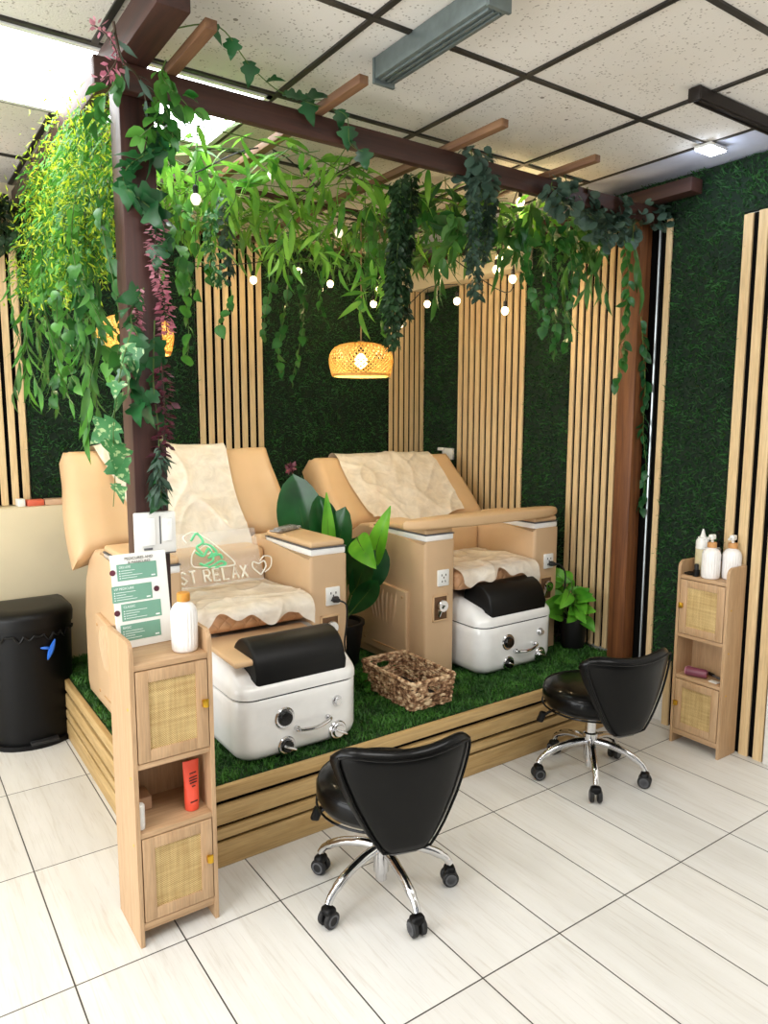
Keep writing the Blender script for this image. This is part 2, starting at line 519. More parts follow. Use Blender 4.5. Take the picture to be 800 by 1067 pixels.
# ceiling rails
def rail(name, label, a, b, w, h, mat, along):
    t = thing(name, label, 'rail', a)
    L = (Vector(b) - Vector(a)).length
    bm = B()
    if along == 'y':
        box2(bm, (-w / 2, 0, 0), (w / 2, L, h), .003)
        for k in (-.25, 0, .25): box2(bm, (k * w - .004, .01, -.006), (k * w + .004, L - .01, .002), .001)
    else:
        box2(bm, (0, -w / 2, 0), (L, w / 2, h), .003)
        for k in (-.25, .25): box2(bm, (.01, k * w - .004, -.006), (L - .01, k * w + .004, .002), .001)
    obj('track', bm, mat, t)
    bm = B()
    if along == 'y':
        box2(bm, (-w / 2 - .002, -.012, -.006), (w / 2 + .002, 0, h), .002); obj('end_cap', bm, mat, t); bm = B(); box2(bm, (-w / 2 - .002, L, -.012), (w / 2 + .002, L + .012, h), .002)
    else:
        box2(bm, (-.012, -w / 2 - .002, -.006), (0, w / 2 + .002, h), .002)
    obj('end_cap', bm, mat, t)
    return t
rail('ceiling_rail', 'grey metal ceiling rail hanging above the front of the pergola', (1.385, 1.48, 2.535), (1.385, 1.98, 2.535), .075, .063, 'grey_rail', 'y')
rail('ceiling_rail', 'dark bronze ceiling rail near the small square light', (2.34, 1.53, 2.558), (3.12, 1.53, 2.558), .04, .038, 'bronze_rail', 'x')

# ------------------------------------------------------------------ wall panels
def blades_on(n, rng, frame, u, v, length, lean, width=.0035):
    """n grass blades on rectangle u x v; frame = 3x3 columns (U,V,N) + origin"""
    O, U, V, N = frame
    a = rng.random(n) * (u[1] - u[0]) + u[0]; b = rng.random(n) * (v[1] - v[0]) + v[0]
    base = O + a[:, None] * U + b[:, None] * V
    th = rng.random(n) * 2 * PI
    L = length * (.55 + .6 * rng.random(n))
    le = lean * (.4 + .9 * rng.random(n))
    tang = np.cos(th)[:, None] * U + np.sin(th)[:, None] * V
    side = -np.sin(th)[:, None] * U + np.cos(th)[:, None] * V
    tw = rng.random(n) * 2 * PI
    side = np.cos(tw)[:, None] * side + np.sin(tw)[:, None] * tang
    mid = base + N * (L * .55)[:, None] + tang * (L * le * .3)[:, None]
    tip = base + N * (L * (1 - .35 * le))[:, None] + tang * (L * le)[:, None]
    w = width * (.7 + .6 * rng.random(n))[:, None]
    verts = np.stack([base - side * w / 2, base + side * w / 2, mid - side * w / 2, mid + side * w / 2, tip], 1).reshape(-1, 3)
    i = np.arange(n)[:, None] * 5
    tris = np.concatenate([i + np.array([[0, 1, 3]]), i + np.array([[0, 3, 2]]), i + np.array([[2, 3, 4]])], 1).reshape(-1, 3)
    return verts, tris
rng = np.random.default_rng(5)
Ux, Uy, Uz = np.eye(3)
def turf_panel(wall, a, b, z0, z1, label, dens=7000, length=.028):
    if wall == 'right':
        o = thing('grass_wall_panel', label, 'grass wall panel', (X_WALL - .001, (a + b) / 2, z0))
        lo, hi = (-.022, -(b - a) / 2, 0), (0, (b - a) / 2, z1 - z0)
        fr = (np.array([-.021, 0, 0]), Uy, Uz, -Ux)
    else:
        o = thing('grass_wall_panel', label, 'grass wall panel', ((a + b) / 2, Y_WALL - .001, z0))
        lo, hi = (-(b - a) / 2, -.022, 0), ((b - a) / 2, 0, z1 - z0)
        fr = (np.array([0, -.021, 0]), Ux, Uz, -Uy)
    bm = B(); box2(bm, lo, hi); obj('backing', bm, 'turf_dark', o, 0)
    h = (b - a) / 2
    n = int(dens * 2 * h * (z1 - z0))
    v, tr_ = blades_on(n, rng, fr, (-h, h), (0, z1 - z0), length, .9, .004)
    g = fast_mesh('grass_blades', v, tr_, 'wall_blade', o); g['kind'] = 'stuff'
    return o
def slat_panel(wall, a, b, z0, z1, n, label, only=None):
    if wall == 'right':
        o = thing('slat_panel', label, 'slat panel', (X_WALL - .001, (a + b) / 2, z0)); hw = (b - a) / 2
        P = lambda t0, t1, d0, d1, za, zb: ((-d1, t0, za), (-d0, t1, zb))
    else:
        o = thing('slat_panel', label, 'slat panel', ((a + b) / 2, Y_WALL - .001, z0)); hw = (b - a) / 2
        P = lambda t0, t1, d0, d1, za, zb: ((t0, -d1, za), (t1, -d0, zb))
    bm = B(); box2(bm, *P(-hw, hw, 0, .026, 0, z1 - z0)); obj('backing', bm, 'black_felt', o, 0)
    pitch = 2 * hw / (n - .37)
    bm = B()
    for k in range(n):
        t0 = -hw + k * pitch
        if only and k not in only: continue
        box2(bm, *P(t0, t0 + pitch * .63, .026, .038, -.002, z1 - z0 + rnd.uniform(-.004, .004)), r=.0015, seg=1)
    obj('slats', bm, 'slat_wood', o)
    return o
# right wall (y runs away from the camera)
turf_panel('right', 3.63, 3.975, .3, 2.33, 'dark grass strip in the far wall corner beneath the soffit')
slat_panel('right', 3.035, 3.61, .29, 2.33, 11, 'wide wood slat panel on side wall behind the far chair', )
turf_panel('right', 2.70, 3.03, .29, 2.55, 'grass strip between two slat panels behind the far armrest')
slat_panel('right', 2.335, 2.69, .29, 2.42, 8, 'wood slat panel between grass strip and wall-side wooden post')
slat_panel('right', 2.112, 2.33, .02, 2.42, 5, 'single wood slat on dark backing just beyond the wall-side post', (0,))
turf_panel('right', 1.775, 2.11, .30, 2.597, 'tall grass wall panel behind the far rattan cabinet', 9000)
turf_panel('right', 1.30, 1.775, 2.37, 2.597, 'grass strip above the slats at the far wall top corner', 9000)
turf_panel('right', 2.115, 2.70, 2.42, 2.597, 'narrow grass strip at ceiling above the wall-side post', 9000)
slat_panel('right', 1.535, 1.77, 0, 2.36, 4, 'tall wood slat panel beside the far rattan cabinet')
slat_panel('right', 2.0, 2.035, 0, .33, 1, 'short low wood slat behind the far stool')
# metal conduit beside the single slat
bm = B(); tube(bm, [(X_WALL - .036, 2.175, .0), (X_WALL - .036, 2.175, 2.4)], .007, 8)
tag(obj('metal_conduit', bm, 'steel'), 'thin grey metal pipe running up the wall beside the wall-side post', 'pipe')
# back wall
slat_panel('back', .30, .625, 1.07, 2.42, 7, 'wood slat panel on back wall above the black bin')
turf_panel('back', .635, 1.505, 1.07, 2.5, 'grass wall panel behind the near chair and bin', 8000)
slat_panel('back', 1.515, 1.905, 1.07, 2.5, 8, 'wood slat panel on back wall behind the near chair')
turf_panel('back', 1.915, 2.805, 1.07, 2.5, 'dark grass wall panel behind the woven pendant lamp', 8000)
slat_panel('back', 2.815, 3.10, 1.07, 2.33, 7, 'narrow wood slat panel on back wall near the corner')

# ------------------------------------------------------------------ platform
PX0, PX1, PY0, PY1, PZ = .655, 3.09, 2.17, 3.86, .28
pf = thing('platform', 'raised pine slat platform carrying both spa chairs', 'platform', (0, 0, 0))
bm = B(); box2(bm, (PX0 + .025, PY0 + .025, 0), (PX1, PY1, PZ - .012)); obj('core', bm, 'black_board', pf, 0)
for z0, z1 in ((.236, .282), (.152, .216), (.1, .136), (.001, .087)):
    bm = B(); box2(bm, (PX0, PY0, z0), (PX1, PY0 + .022, z1), .002); obj('board', bm, 'pine_x', pf)
    bm = B(); box2(bm, (PX0, PY0 + .0225, z0), (PX0 + .022, PY1, z1), .002); obj('board', bm, 'pine_y', pf)
tf = thing('grass_carpet', 'green artificial grass carpet covering the platform top', 'artificial grass', (0, 0, PZ - .012))
bm = B(); box2(bm, (PX0 + .024, PY0 + .024, 0), (PX1, PY1, .008)); obj('backing', bm, 'turf_green', tf, 0)
v, tr_ = blades_on(70000, rng, (np.array([0, 0, .007]), Ux, Uy, Uz), (PX0 + .028, PX1), (PY0 + .03, PY1), .026, .8, .0036)
g = fast_mesh('grass_blades', v, tr_, 'floor_blade', tf); g['kind'] = 'stuff'
# small white outlet on platform front
t = thing('outlet_plate', 'small white outlet plate on the platform front behind near stool', 'outlet', (1.885, PY0 - .001, .09))
bm = B(); box(bm, (0, -.004, 0), (.045, .008, .075), .003); obj('plate', bm, 'white_plastic', t)
bm = B(); box(bm, (0, -.008, .016), (.018, .004, .022), .002); box(bm, (0, -.008, -.016), (.018, .004, .022), .002); obj('receptacle', bm, 'grey_plastic', t)

# ------------------------------------------------------------------ pergola
pg = thing('pergola', 'dark stained timber pergola framing the chairs', 'pergola')
TOPZ = PZ + .001
bm = B(); box2(bm, (.632, 2.20, TOPZ), (.732, 2.295, 2.47), .004); obj('post', bm, 'post_shaded', pg)
bm = B(); box2(bm, (3.015, 2.215, TOPZ), (3.10, 2.31, 2.47), .004); obj('post', bm, 'post_z', pg)
bm = B(); box2(bm, (.56, 2.165, 2.395), (3.10, 2.199, 2.468), .003); obj('front_beam', bm, 'beam_x', pg)
bm = B(); box2(bm, (.622, 1.83, 2.47), (.708, 3.97, 2.56), .005); obj('side_beam', bm, 'beam_y', pg)
bm = B(); box2(bm, (2.985, 1.95, 2.48), (3.07, 3.98, 2.54), .004); obj('side_beam', bm, 'beam_y', pg)
for x, ye in ((.775, 1.87), (1.255, 1.90), (1.815, 1.89), (2.34, 1.93)):
    bm = B(); box2(bm, (x - .016, ye, 2.469), (x + .016, 3.95, 2.495), .002); obj('rafter', bm, 'purlin_y', pg)
bm = B(); box2(bm, (.64, 3.0, 2.448), (3.05, 3.03, 2.468), .002); obj('batten', bm, 'beam_x', pg)
bm = B(); box2(bm, (.64, 3.75, 2.448), (2.98, 3.79, 2.468), .002); obj('batten', bm, 'beam_x', pg)

# ------------------------------------------------------------------ spa pedicure chairs
def make_chair(loc, label):
    t = thing('pedicure_chair', label, 'pedicure chair', loc)
    prof = [(0, .01), (0, .655), (.43, .655), (.46, .685), (.56, .675), (.66, .62), (.735, .52), (.775, .36), (.78, .05), (.75, .005)]
    for s in (-1, 1):
        bm = B()
        x0, x1 = (s * .268, s * .445) if s > 0 else (-.445, -.268)
        prism(bm, prof, 0, x0, x1, .016, 3)
        con = obj('console', bm, 'tan_side', t, 50)
        # niche with hand shower: flat plate, recess shadow painted on in brown
        xm = s * .356
        bm = B(); box(bm, (xm, -.0015, .335), (.085, .006, .12), .002); obj('niche', bm, 'niche_shade', con)
        bm = B()
        for (a, b) in (((xm - .046, .272), (xm + .046, .28)), ((xm - .046, .39), (xm + .046, .398)), ((xm - .046, .272), (xm - .038, .398)), ((xm + .038, .272), (xm + .046, .398))):
            box2(bm, (a[0], -.007, a[1]), (b[0], .004, b[1]), .001)
        obj('niche_rim', bm, 'tan_leather', con)
        bm = B()
        tube(bm, [(xm - .018, -.012, .30), (xm - .014, -.02, .335), (xm - .005, -.03, .358)], [.010, .013, .015], 10)
        lathe(bm, [(.001, -.034), (.026, -.034), (.029, -.026), (.024, -.008), (.001, -.006)], (xm - .004, -.002, .35), 18, axis='y')
        obj('hand_shower', bm, 'chrome', con)
        # white tray and tan lid
        bm = B(); box(bm, (s * .356, .215, .668), (.168, .42, .03), .008); obj('tray', bm, 'white_gloss', t)
        bm = B(); box(bm, (s * .356, .215, .684), (.172, .424, .006), .002); obj('tray_seam', bm, 'grey_plastic', t)
        bm = B(); box(bm, (s * .356, .215, .699), (.165, .415, .028), .012, 3); obj('lid_pad', bm, 'tan_leather', t)
        # wall-type socket on the console front
        bm = B(); box(bm, (xm + .014, -.004, .478), (.068, .01, .078), .004); sk = obj('socket_plate', bm, 'white_plastic', t)
        bm = B()
        for dx, dz, rr in ((-.012, .014, 0), (.012, .014, 0), (0, .002, 0), (-.009, -.016, .5), (.009, -.016, -.5)):
            box(bm, (xm + .014 + dx, -.0095, .478 + dz), (.004, .002, .009), 0, rot=(0, rr, 0))
        obj('socket_holes', bm, 'black_plastic', sk)
    # outer side pockets: a stitched panel with a gathered pouch
    for s in (-1, 1):
        xo = s * .446
        bm = B()
        prism(bm, [(.12, .06), (.12, .40), (.50, .42), (.50, .06)], 0, min(xo - s * .004, xo + s * .02), max(xo - s * .004, xo + s * .02), .007, 3)
        pk = obj('side_pocket', bm, 'tan_side', t, 45)
        bm = B()
        for k in range(7):
            y = .2 + k * .036
            tube(bm, smooth_path([(xo + s * .017, y, .385 - .012 * math.sin(k)), (xo + s * .022, y + .004, .32), (xo + s * .016, y - (k - 3) * .012, .20)], 5), [.003 + .005 * math.sin(PI * min(1, i / 10)) for i in range(11)], 6)
        obj('pleats', bm, 'tan_side', pk)
        bm = B()
        for y, z in ((.15, .37), (.15, .1), (.47, .38), (.47, .1)):
            lathe(bm, [(.001, 0), (.008, 0), (.006, s * .004), (.001, s * .005)], (xo + s * .019, y, z), 10, axis='x')
        tube(bm, [(xo + s * .02, .16, .1), (xo + s * .02, .40, .098)], .003, 6)
        obj('snaps', bm, 'stitch', pk)
    # inner base and seat
    bm = B(); box2(bm, (-.268, .2, .005), (.268, .76, .38), .01); obj('base', bm, 'under_seat_shade', t)  # tan base coloured near black for the shade under the seat
    bm = B(); box2(bm, (-.27, .42, .36), (.27, .72, .64), .03, 3); obj('back_base', bm, 'tan_leather', t)
    bm = B(); box(bm, (0, .27, .435), (.52, .56, .095), .034, 4, rot=(-.04, 0, 0)); obj('seat', bm, 'quilt_leather', t, 60)
    # tan foot board hung in front of the seat
    bm = B(); box(bm, (.02, -.13, .368), (.43, .32, .022), .009, 3, rot=(.02, 0, 0)); obj('foot_board', bm, 'tan_leather', t)
    # backrest: padded slab with lower outer wings, reclined about its foot
    bm = B(); nu, nv = 40, 20
    def hwid(v): return .508 + .012 * math.sin(PI * min(1, v * 1.3)) - .02 * v
    def edge(u, v):
        hw = hwid(v); d = min(hw * (1 - abs(u)), v * .47, (1 - v) * .47)
        r = .05
        return 0 if d >= r else r - math.sqrt(max(0, r * r - (r - d) ** 2))
    def fr(u, v):
        zb = .028 - .055 * max(0, (abs(u) - .5) / .5) ** 1.3
        x = hwid(v) * u; z = zb + (.487 - zb) * v
        k = max(0, min(1, (abs(u) - .58) / .2)); k = k * k * (3 - 2 * k)
        return x, z, -.018 * k * (1 - .5 * v)
    us = [math.sin(PI / 2 * (-1 + 2 * i / nu)) * .35 + .65 * (-1 + 2 * i / nu) for i in range(nu + 1)]
    vs_ = [.5 + .5 * (math.sin(PI / 2 * (-1 + 2 * j / nv)) * .5 + .5 * (-1 + 2 * j / nv)) for j in range(nv + 1)]
    ga, gb = {}, {}
    for j, v in enumerate(vs_):
        for i, u in enumerate(us):
            x, z, y = fr(u, v); e = edge(u, v)
            ga[i, j] = bm.verts.new((x, y + e, z))
            gb[i, j] = ga[i, j] if False else bm.verts.new((x, .19 - e * .8, z))
    for j in range(nv):
        for i in range(nu):
            bm.faces.new((ga[i, j], ga[i + 1, j], ga[i + 1, j + 1], ga[i, j + 1]))
            bm.faces.new((gb[i, j], gb[i, j + 1], gb[i + 1, j + 1], gb[i + 1, j]))
    lp = [(i, 0) for i in range(nu)] + [(nu, j) for j in range(nv)] + [(i, nv) for i in range(nu, 0, -1)] + [(0, j) for j in range(nv, 0, -1)]
    for a, b in zip(lp, lp[1:] + lp[:1]): bm.faces.new((ga[a], gb[a], gb[b], ga[b]))
    br_ = obj('backrest', bm, 'tan_leather', t, 50)
    br_.location = (.008, .60, .662)
    br_.rotation_euler = (-math.radians(30), 0, 0)
    return t
chair1 = make_chair((1.165, 2.57, PZ), 'tan leather spa pedicure chair nearest the black bin, white lit sign on seat')

def make_basin(loc, label):
    t = thing('foot_basin', label, 'foot spa basin', loc)
    # lower tub
    def rr(w, d, r, n=7):
        out = []
        for cx, cy, a0 in ((w - r, -d + r, -PI / 2), (w - r, d - r, 0), (-w + r, d - r, PI / 2), (-w + r, -d + r, PI)):
            for k in range(n + 1): out.append((cx + r * math.cos(a0 + k * PI / 2 / n), cy + r * math.sin(a0 + k * PI / 2 / n)))
        return out
    def loft(bm, secs, cap0=True, cap1=True):
        rings = [[bm.verts.new((x, y, z)) for x, y in p] for z, p in secs]
        n = len(rings[0])
        for a, b in zip(rings, rings[1:]):
            for i in range(n): bm.faces.new((a[i], a[(i + 1) % n], b[(i + 1) % n], b[i]))
        if cap0: bm.faces.new(rings[0][::-1])
        if cap1: bm.faces.new(rings[-1])
    W, D = .252, .235
    bm = B()
    loft(bm, [(.004, rr(W - .05, D - .05, .05)), (.012, rr(W - .025, D - .025, .06)), (.03, rr(W - .008, D - .008, .07)), (.055, rr(W - .001, D - .001, .075)), (.20, rr(W, D, .078)), (.232, rr(W, D, .078)), (.236, rr(W - .003, D - .003, .076))])
    obj('tub', bm, 'white_gloss', t, 60)
    bm = B(); loft(bm, [(.236, rr(W - .006, D - .006, .072)), (.243, rr(W - .006, D - .006, .072))]); obj('seam', bm, 'black_plastic', t)
    # upper cowl: low at the front, rising at the rear
    bm = B()
    secs = [(.243, W, D, 0), (.262, W, D, 0), (.278, W - .004, D - .004, .0), (.292, W - .016, D - .02, .0), (.30, W - .035, D - .05, .0)]
    rings = []
    for z, w, d, _ in secs:
        ring = []
        for x, y in rr(w, d, .07):
            k = (y + D) / (2 * D)
            zz = z + (.075 * max(0, min(1, (k - .12) / .35)) ** .7) * ((z - .243) / .057)
            ring.append(bm.verts.new((x, y, zz)))
        rings.append(ring)
    n = len(rings[0])
    for a, b in zip(rings, rings[1:]):
        for i in range(n): bm.faces.new((a[i], a[(i + 1) % n], b[(i + 1) % n], b[i]))
    bm.faces.new(rings[0][::-1]); bmesh.ops.triangle_fill(bm, edges=[e for e in bm.edges if e.is_boundary], use_beauty=True)
    obj('cowl', bm, 'white_gloss', t, 60)
    # black half-round foot pillow
    bm = B()
    prof = [(-D + .012, .258)] + [(-.115 - .108 * math.cos(a), .322 + .108 * math.sin(a)) for a in [PI * k / 12 for k in range(0, 11)]] + [(-.02, .30), (-.02, .265)]
    prism(bm, prof, 0, -.178, .19, .012, 3)
    obj('foot_pillow', bm, 'black_vinyl', t, 50)
    # controls
    def knob(x, z, r, dark, bar=False):
        bm = B(); lathe(bm, [(.001, -.008), (r * .9, -.008), (r, -.004), (r, .004), (r * .7, .006)], (x, -D, z), 24, axis='y'); k = obj('knob', bm, 'chrome', t)
        bm = B(); lathe(bm, [(.001, -.02), (r * .6, -.02), (r * .72, -.012), (r * .72, -.006)], (x, -D, z), 22, axis='y'); obj('knob_face', bm, 'knob_black' if dark else 'chrome', k)
        if bar:
            bm = B(); box(bm, (x + .004, -D - .026, z - .002), (r * 1.5, .012, .009), .003, rot=(0, .5, 0)); obj('knob_bar', bm, 'chrome', k)
    knob(-.078, .155, .039, True)
    knob(.14, .17, .020, False)
    knob(-.072, .05, .034, True, True)
    knob(.142, .055, .036, False, True)
    bm = B()
    tube(bm, smooth_path([(-.03, -D + .002, .104), (-.03, -D - .022, .104), (.035, -D - .034, .103), (.1, -D - .022, .115), (.1, -D + .002, .115)], 6), .0075, 10)
    lathe(bm, [(.001, -.012), (.011, -.012), (.011, .002)], (-.03, -D, .104), 12, axis='y'); lathe(bm, [(.001, -.012), (.011, -.012), (.011, .002)], (.1, -D, .115), 12, axis='y')
    obj('handle', bm, 'chrome', t)
    return t
basin1 = make_basin((1.215, 2.478, PZ), 'white foot spa basin with black pillow behind the near stool')
basin2 = copy_tree(basin1); basin2.location = (2.505, 2.665, PZ)
tag(basin2, 'white foot spa basin with black pillow at the far chair beside basket', 'foot spa basin')
chair2 = copy_tree(chair1); chair2.location = (2.483, 2.58, PZ)
tag(chair2, 'tan leather spa pedicure chair with long arm pad across both armrests', 'pedicure chair')
for ch in list(chair2.children):
    if ch.name.startswith('foot_board'):
        bpy.data.objects.remove(ch); continue
    if ch.name.startswith('backrest'):
        ch.rotation_euler = (-math.radians(42), 0, 0); ch.location = (-.01, .63, .65)
bm = B()
ap = [(-.55, .03), (-.52, -.005), (-.44, -.025), (-.2, -.035), (.15, -.035), (.36, -.02), (.44, .01), (.45, .055), (.38, .085), (.1, .095), (-.3, .085), (-.5, .07)]
prism(bm, ap, 2, 0, .045, .016, 3)
ap_o = obj('arm_pad', bm, 'tan_leather', chair2, 60); ap_o.location = (0, .0, .714)

# ------------------------------------------------------------------ plastic covers on the chairs
def sheet(name, label, fn, nu, nv, amp, seed, freq=5.0, mat='plastic_sheet'):
    verts = []; faces = []
    for j in range(nv + 1):
        for i in range(nu + 1):
            u, v = i / nu, j / nv
            p, nrm = fn(u, v)
            q = Vector((u * freq + seed, v * freq * 1.2, seed * 1.7))
            h = (.5 + .5 * noise.fractal(q, .9, 2.0, 3)) * amp
            r2 = 1 - abs(noise.noise(q * 1.1 + Vector((5, 1, 2))))
            r3 = 1 - abs(noise.noise(Vector((q.x * 1.5 + q.y * .8, q.y * 1.1, 3.3 + seed))))
            h += (r2 ** 6) * amp * .9 + (r3 ** 8) * amp * .8
            verts.append(Vector(p) + Vector(nrm) * max(h + .006, .004))
    for j in range(nv):
        for i in range(nu):
            a = j * (nu + 1) + i
            faces.append((a, a + 1, a + nu + 2, a + nu + 1))
    me = bpy.data.meshes.new(name); me.from_pydata([tuple(v) for v in verts], [], faces); me.update(); me.shade_smooth()
    o = link(name, me, mat)
    return tag(o, label, 'plastic cover')
def back_cover(chair, loc, ang, x0, x1, x2, x3, label, seed, drop=.0):
    R = Euler((-ang, 0, 0)).to_matrix()
    O = Vector(chair.location) + Vector(loc)
    def fn(u, v):
        xa = x0 + (x2 - x0) * v; xb = x1 + (x3 - x1) * v
        s = v * (.60 + drop + .04 * math.sin(7 * u + seed))
        x = xa + (xb - xa) * u + .02 * math.sin(v * 6 + seed) * (u - .5)
        if s < .12: loc_ = Vector((x, .15 - s, .492)); nn = Vector((0, 0, 1))
        elif s < .15: 
            a = (s - .12) / .03 * PI / 2
            loc_ = Vector((x, .03 - .03 * math.sin(a), .462 + .03 * math.cos(a))); nn = Vector((0, -math.sin(a), math.cos(a)))
        else:
            loc_ = Vector((x, -.004, .462 - (s - .15))); nn = Vector((0, -1, 0))
        return O + R @ loc_, R @ nn
    return sheet('plastic_cover', label, fn, 90, 90, .011, seed, 2.0)
def seat_cover(chair, x0, x1, label, seed, amp=.010):
    O = Vector(chair.location)
    def fn(u, v):
        x = x0 + (x1 - x0) * u
        L = .555 + .02 * math.sin(9 * u + seed) + .014 * math.sin(23 * u) + .09 * max(0, (u - .86) / .14)
        s = v * L
        if s < .5: p = Vector((x, .5 - s, .478 + .02 * s)); nn = Vector((0, 0, 1))
        elif s < .55:
            a = (s - .5) / .05 * PI / 2
            p = Vector((x, -.0 - .035 * math.sin(a), .455 + .033 * math.cos(a))); nn = Vector((0, -math.sin(a), math.cos(a)))
        else: p = Vector((x, -.036, .455 - (s - .55))); nn = Vector((0, -1, 0))
        return O + p, nn
    return sheet('plastic_cover', label, fn, 90, 90, amp, seed, 2.0)
back_cover(chair1, (.008, .60, .662), math.radians(30), -.40, .235, -.19, .265, 'crinkled clear plastic cover over the backrest of the near chair', 1.3, .10)
seat_cover(chair1, -.25, .255, 'crumpled cream plastic cover on the seat of the near chair', 2.1)
back_cover(chair2, (-.01, .63, .65), math.radians(42), -.37, .33, -.30, .36, 'crinkled plastic cover over the backrest of the far chair', 4.2, .02)
seat_cover(chair2, -.25, .255, 'crumpled plastic cover on the seat of the far chair', 6.4)

# ------------------------------------------------------------------ lit lettering sign lying on the near seat
sg = thing('letter_sign', 'clear acrylic sign with white letters and green outline drawing on near seat', 'sign', (1.135, 2.83, PZ + .525))
sg.rotation_euler = (math.radians(-24), 0, 0)
bm = B(); box2(bm, (-.25, .0, -.0), (.215, .004, .235), .001); obj('acrylic_panel', bm, 'acrylic', sg, 0)
def stroke_letters(txt, x, z, h, w, gap):
    S = {'J': [[(1, 1), (1, .25), (.5, 0), (0, .25)]], 'U': [[(0, 1), (0, .25), (.5, 0), (1, .25), (1, 1)]], 'S': [[(1, .85), (.5, 1), (0, .78), (.5, .5), (1, .25), (.5, 0), (0, .15)]],
         'T': [[(0, 1), (1, 1)], [(.5, 1), (.5, 0)]], 'R': [[(0, 0), (0, 1), (.8, 1), (1, .75), (.8, .5), (0, .5)], [(.45, .5), (1, 0)]],
         'E': [[(1, 1), (0, 1), (0, 0), (1, 0)], [(0, .5), (.8, .5)]], 'L': [[(0, 1), (0, 0), (.9, 0)]], 'A': [[(0, 0), (.5, 1), (1, 0)], [(.2, .38), (.8, .38)]], 'X': [[(0, 0), (1, 1)], [(0, 1), (1, 0)]]}
    bm = B()
    for ch in txt:
        if ch == ' ': x += w * .75; continue
        for st_ in S[ch]:
            tube(bm, [(x + px * w, -.006, z + pz * h) for px, pz in st_], .0045, 6)
        x += w + gap
    return bm
obj('lettering', stroke_letters('JUST', -.235, .02, .05, .026, .015), 'neon_white', sg)
obj('lettering', stroke_letters('RELAX', -.235 + 4 * .041 + .0195, .02, .05, .026, .015), 'neon_white', sg)
bm = B()
for pts in ([(-.08, .2), (-.05, .23), (-.03, .19), (-.06, .17), (-.04, .14)], [(-.07, .15), (-.04, .13), (-.01, .16), (.0, .11), (-.04, .09)], [(-.06, .1), (-.02, .08), (.03, .1), (.05, .085), (.0, .075)], [(-.03, .18), (.0, .17), (.02, .14), (-.01, .13)], [(-.02, .12), (.03, .13), (.04, .11)]):
    tube(bm, smooth_path([(x, -.006, z) for x, z in pts], 6), .0055, 6)
obj('drawing_fill', bm, 'neon_green', sg)
bm = B()
for pts in ([(-.1, .19), (-.11, .22), (-.06, .235), (-.01, .2), (.04, .15), (.09, .09), (.07, .075), (-.03, .08), (-.09, .09), (-.09, .13), (-.07, .16)], [(-.05, .16), (-.02, .175), (.0, .15), (-.02, .135)]):
    tube(bm, smooth_path([(x, -.007, z) for x, z in pts], 6), .0035, 6)
hx = .20
tube(bm, smooth_path([(hx, -.007, .02), (hx - .03, -.007, .055), (hx - .025, -.007, .08), (hx, -.007, .07), (hx + .025, -.007, .08), (hx + .03, -.007, .055), (hx, -.007, .02)], 6), .0035, 6)
tube(bm, smooth_path([(hx + .02, -.007, .03), (hx + .05, -.01, .05), (hx + .06, -.01, .09), (hx + .03, -.01, .1), (hx + .005, -.01, .08)], 6), .003, 6)
obj('drawing_outline', bm, 'neon_white', sg)

# remote in a bag, power cords
t = thing('remote_control', 'grey remote in clear wrap on the near chair armrest lid', 'remote', (1.49, 2.90, PZ + .714), .5)
bm = B(); box(bm, (0, 0, .012), (.13, .045, .022), .008, 3); obj('body', bm, 'clear_grey', t)
bm = B(); box(bm, (-.07, .004, .008), (.03, .05, .008), .003, rot=(0, .3, .2)); box(bm, (.073, -.002, .01), (.025, .055, .01), .003, rot=(0, -.3, -.1)); obj('wrap', bm, 'clear_grey', t)
def cord(label, px, pts, pz):
    t = thing('power_cord', label, 'power cord', px)
    bm = B(); box(bm, (0, -.016, 0), (.03, .022, .026), .008, 3); lathe(bm, [(.009, -.04), (.012, -.026)], (0, 0, 0), 10, axis='y'); obj('plug', bm, 'rubber', t)
    bm = B(); tube(bm, smooth_path([(0, -.035, 0)] + pts, 8), .004, 6); obj('cable', bm, 'rubber', t)
cord('black plug and cord in the near chair socket', (1.165 + .37, 2.57 - .011, PZ + .468), [(.03, -.05, -.02), (.045, -.03, -.10), (.04, -.02, -.19), (.05, -.015, -.24)], 0)
cord('black plug and cord in the far chair socket near the post', (2.483 + .37, 2.58 - .011, PZ + .468), [(.03, -.05, -.005), (.075, -.045, -.06), (.10, -.02, -.16), (.11, .0, -.3), (.1, .03, -.45)], 0)

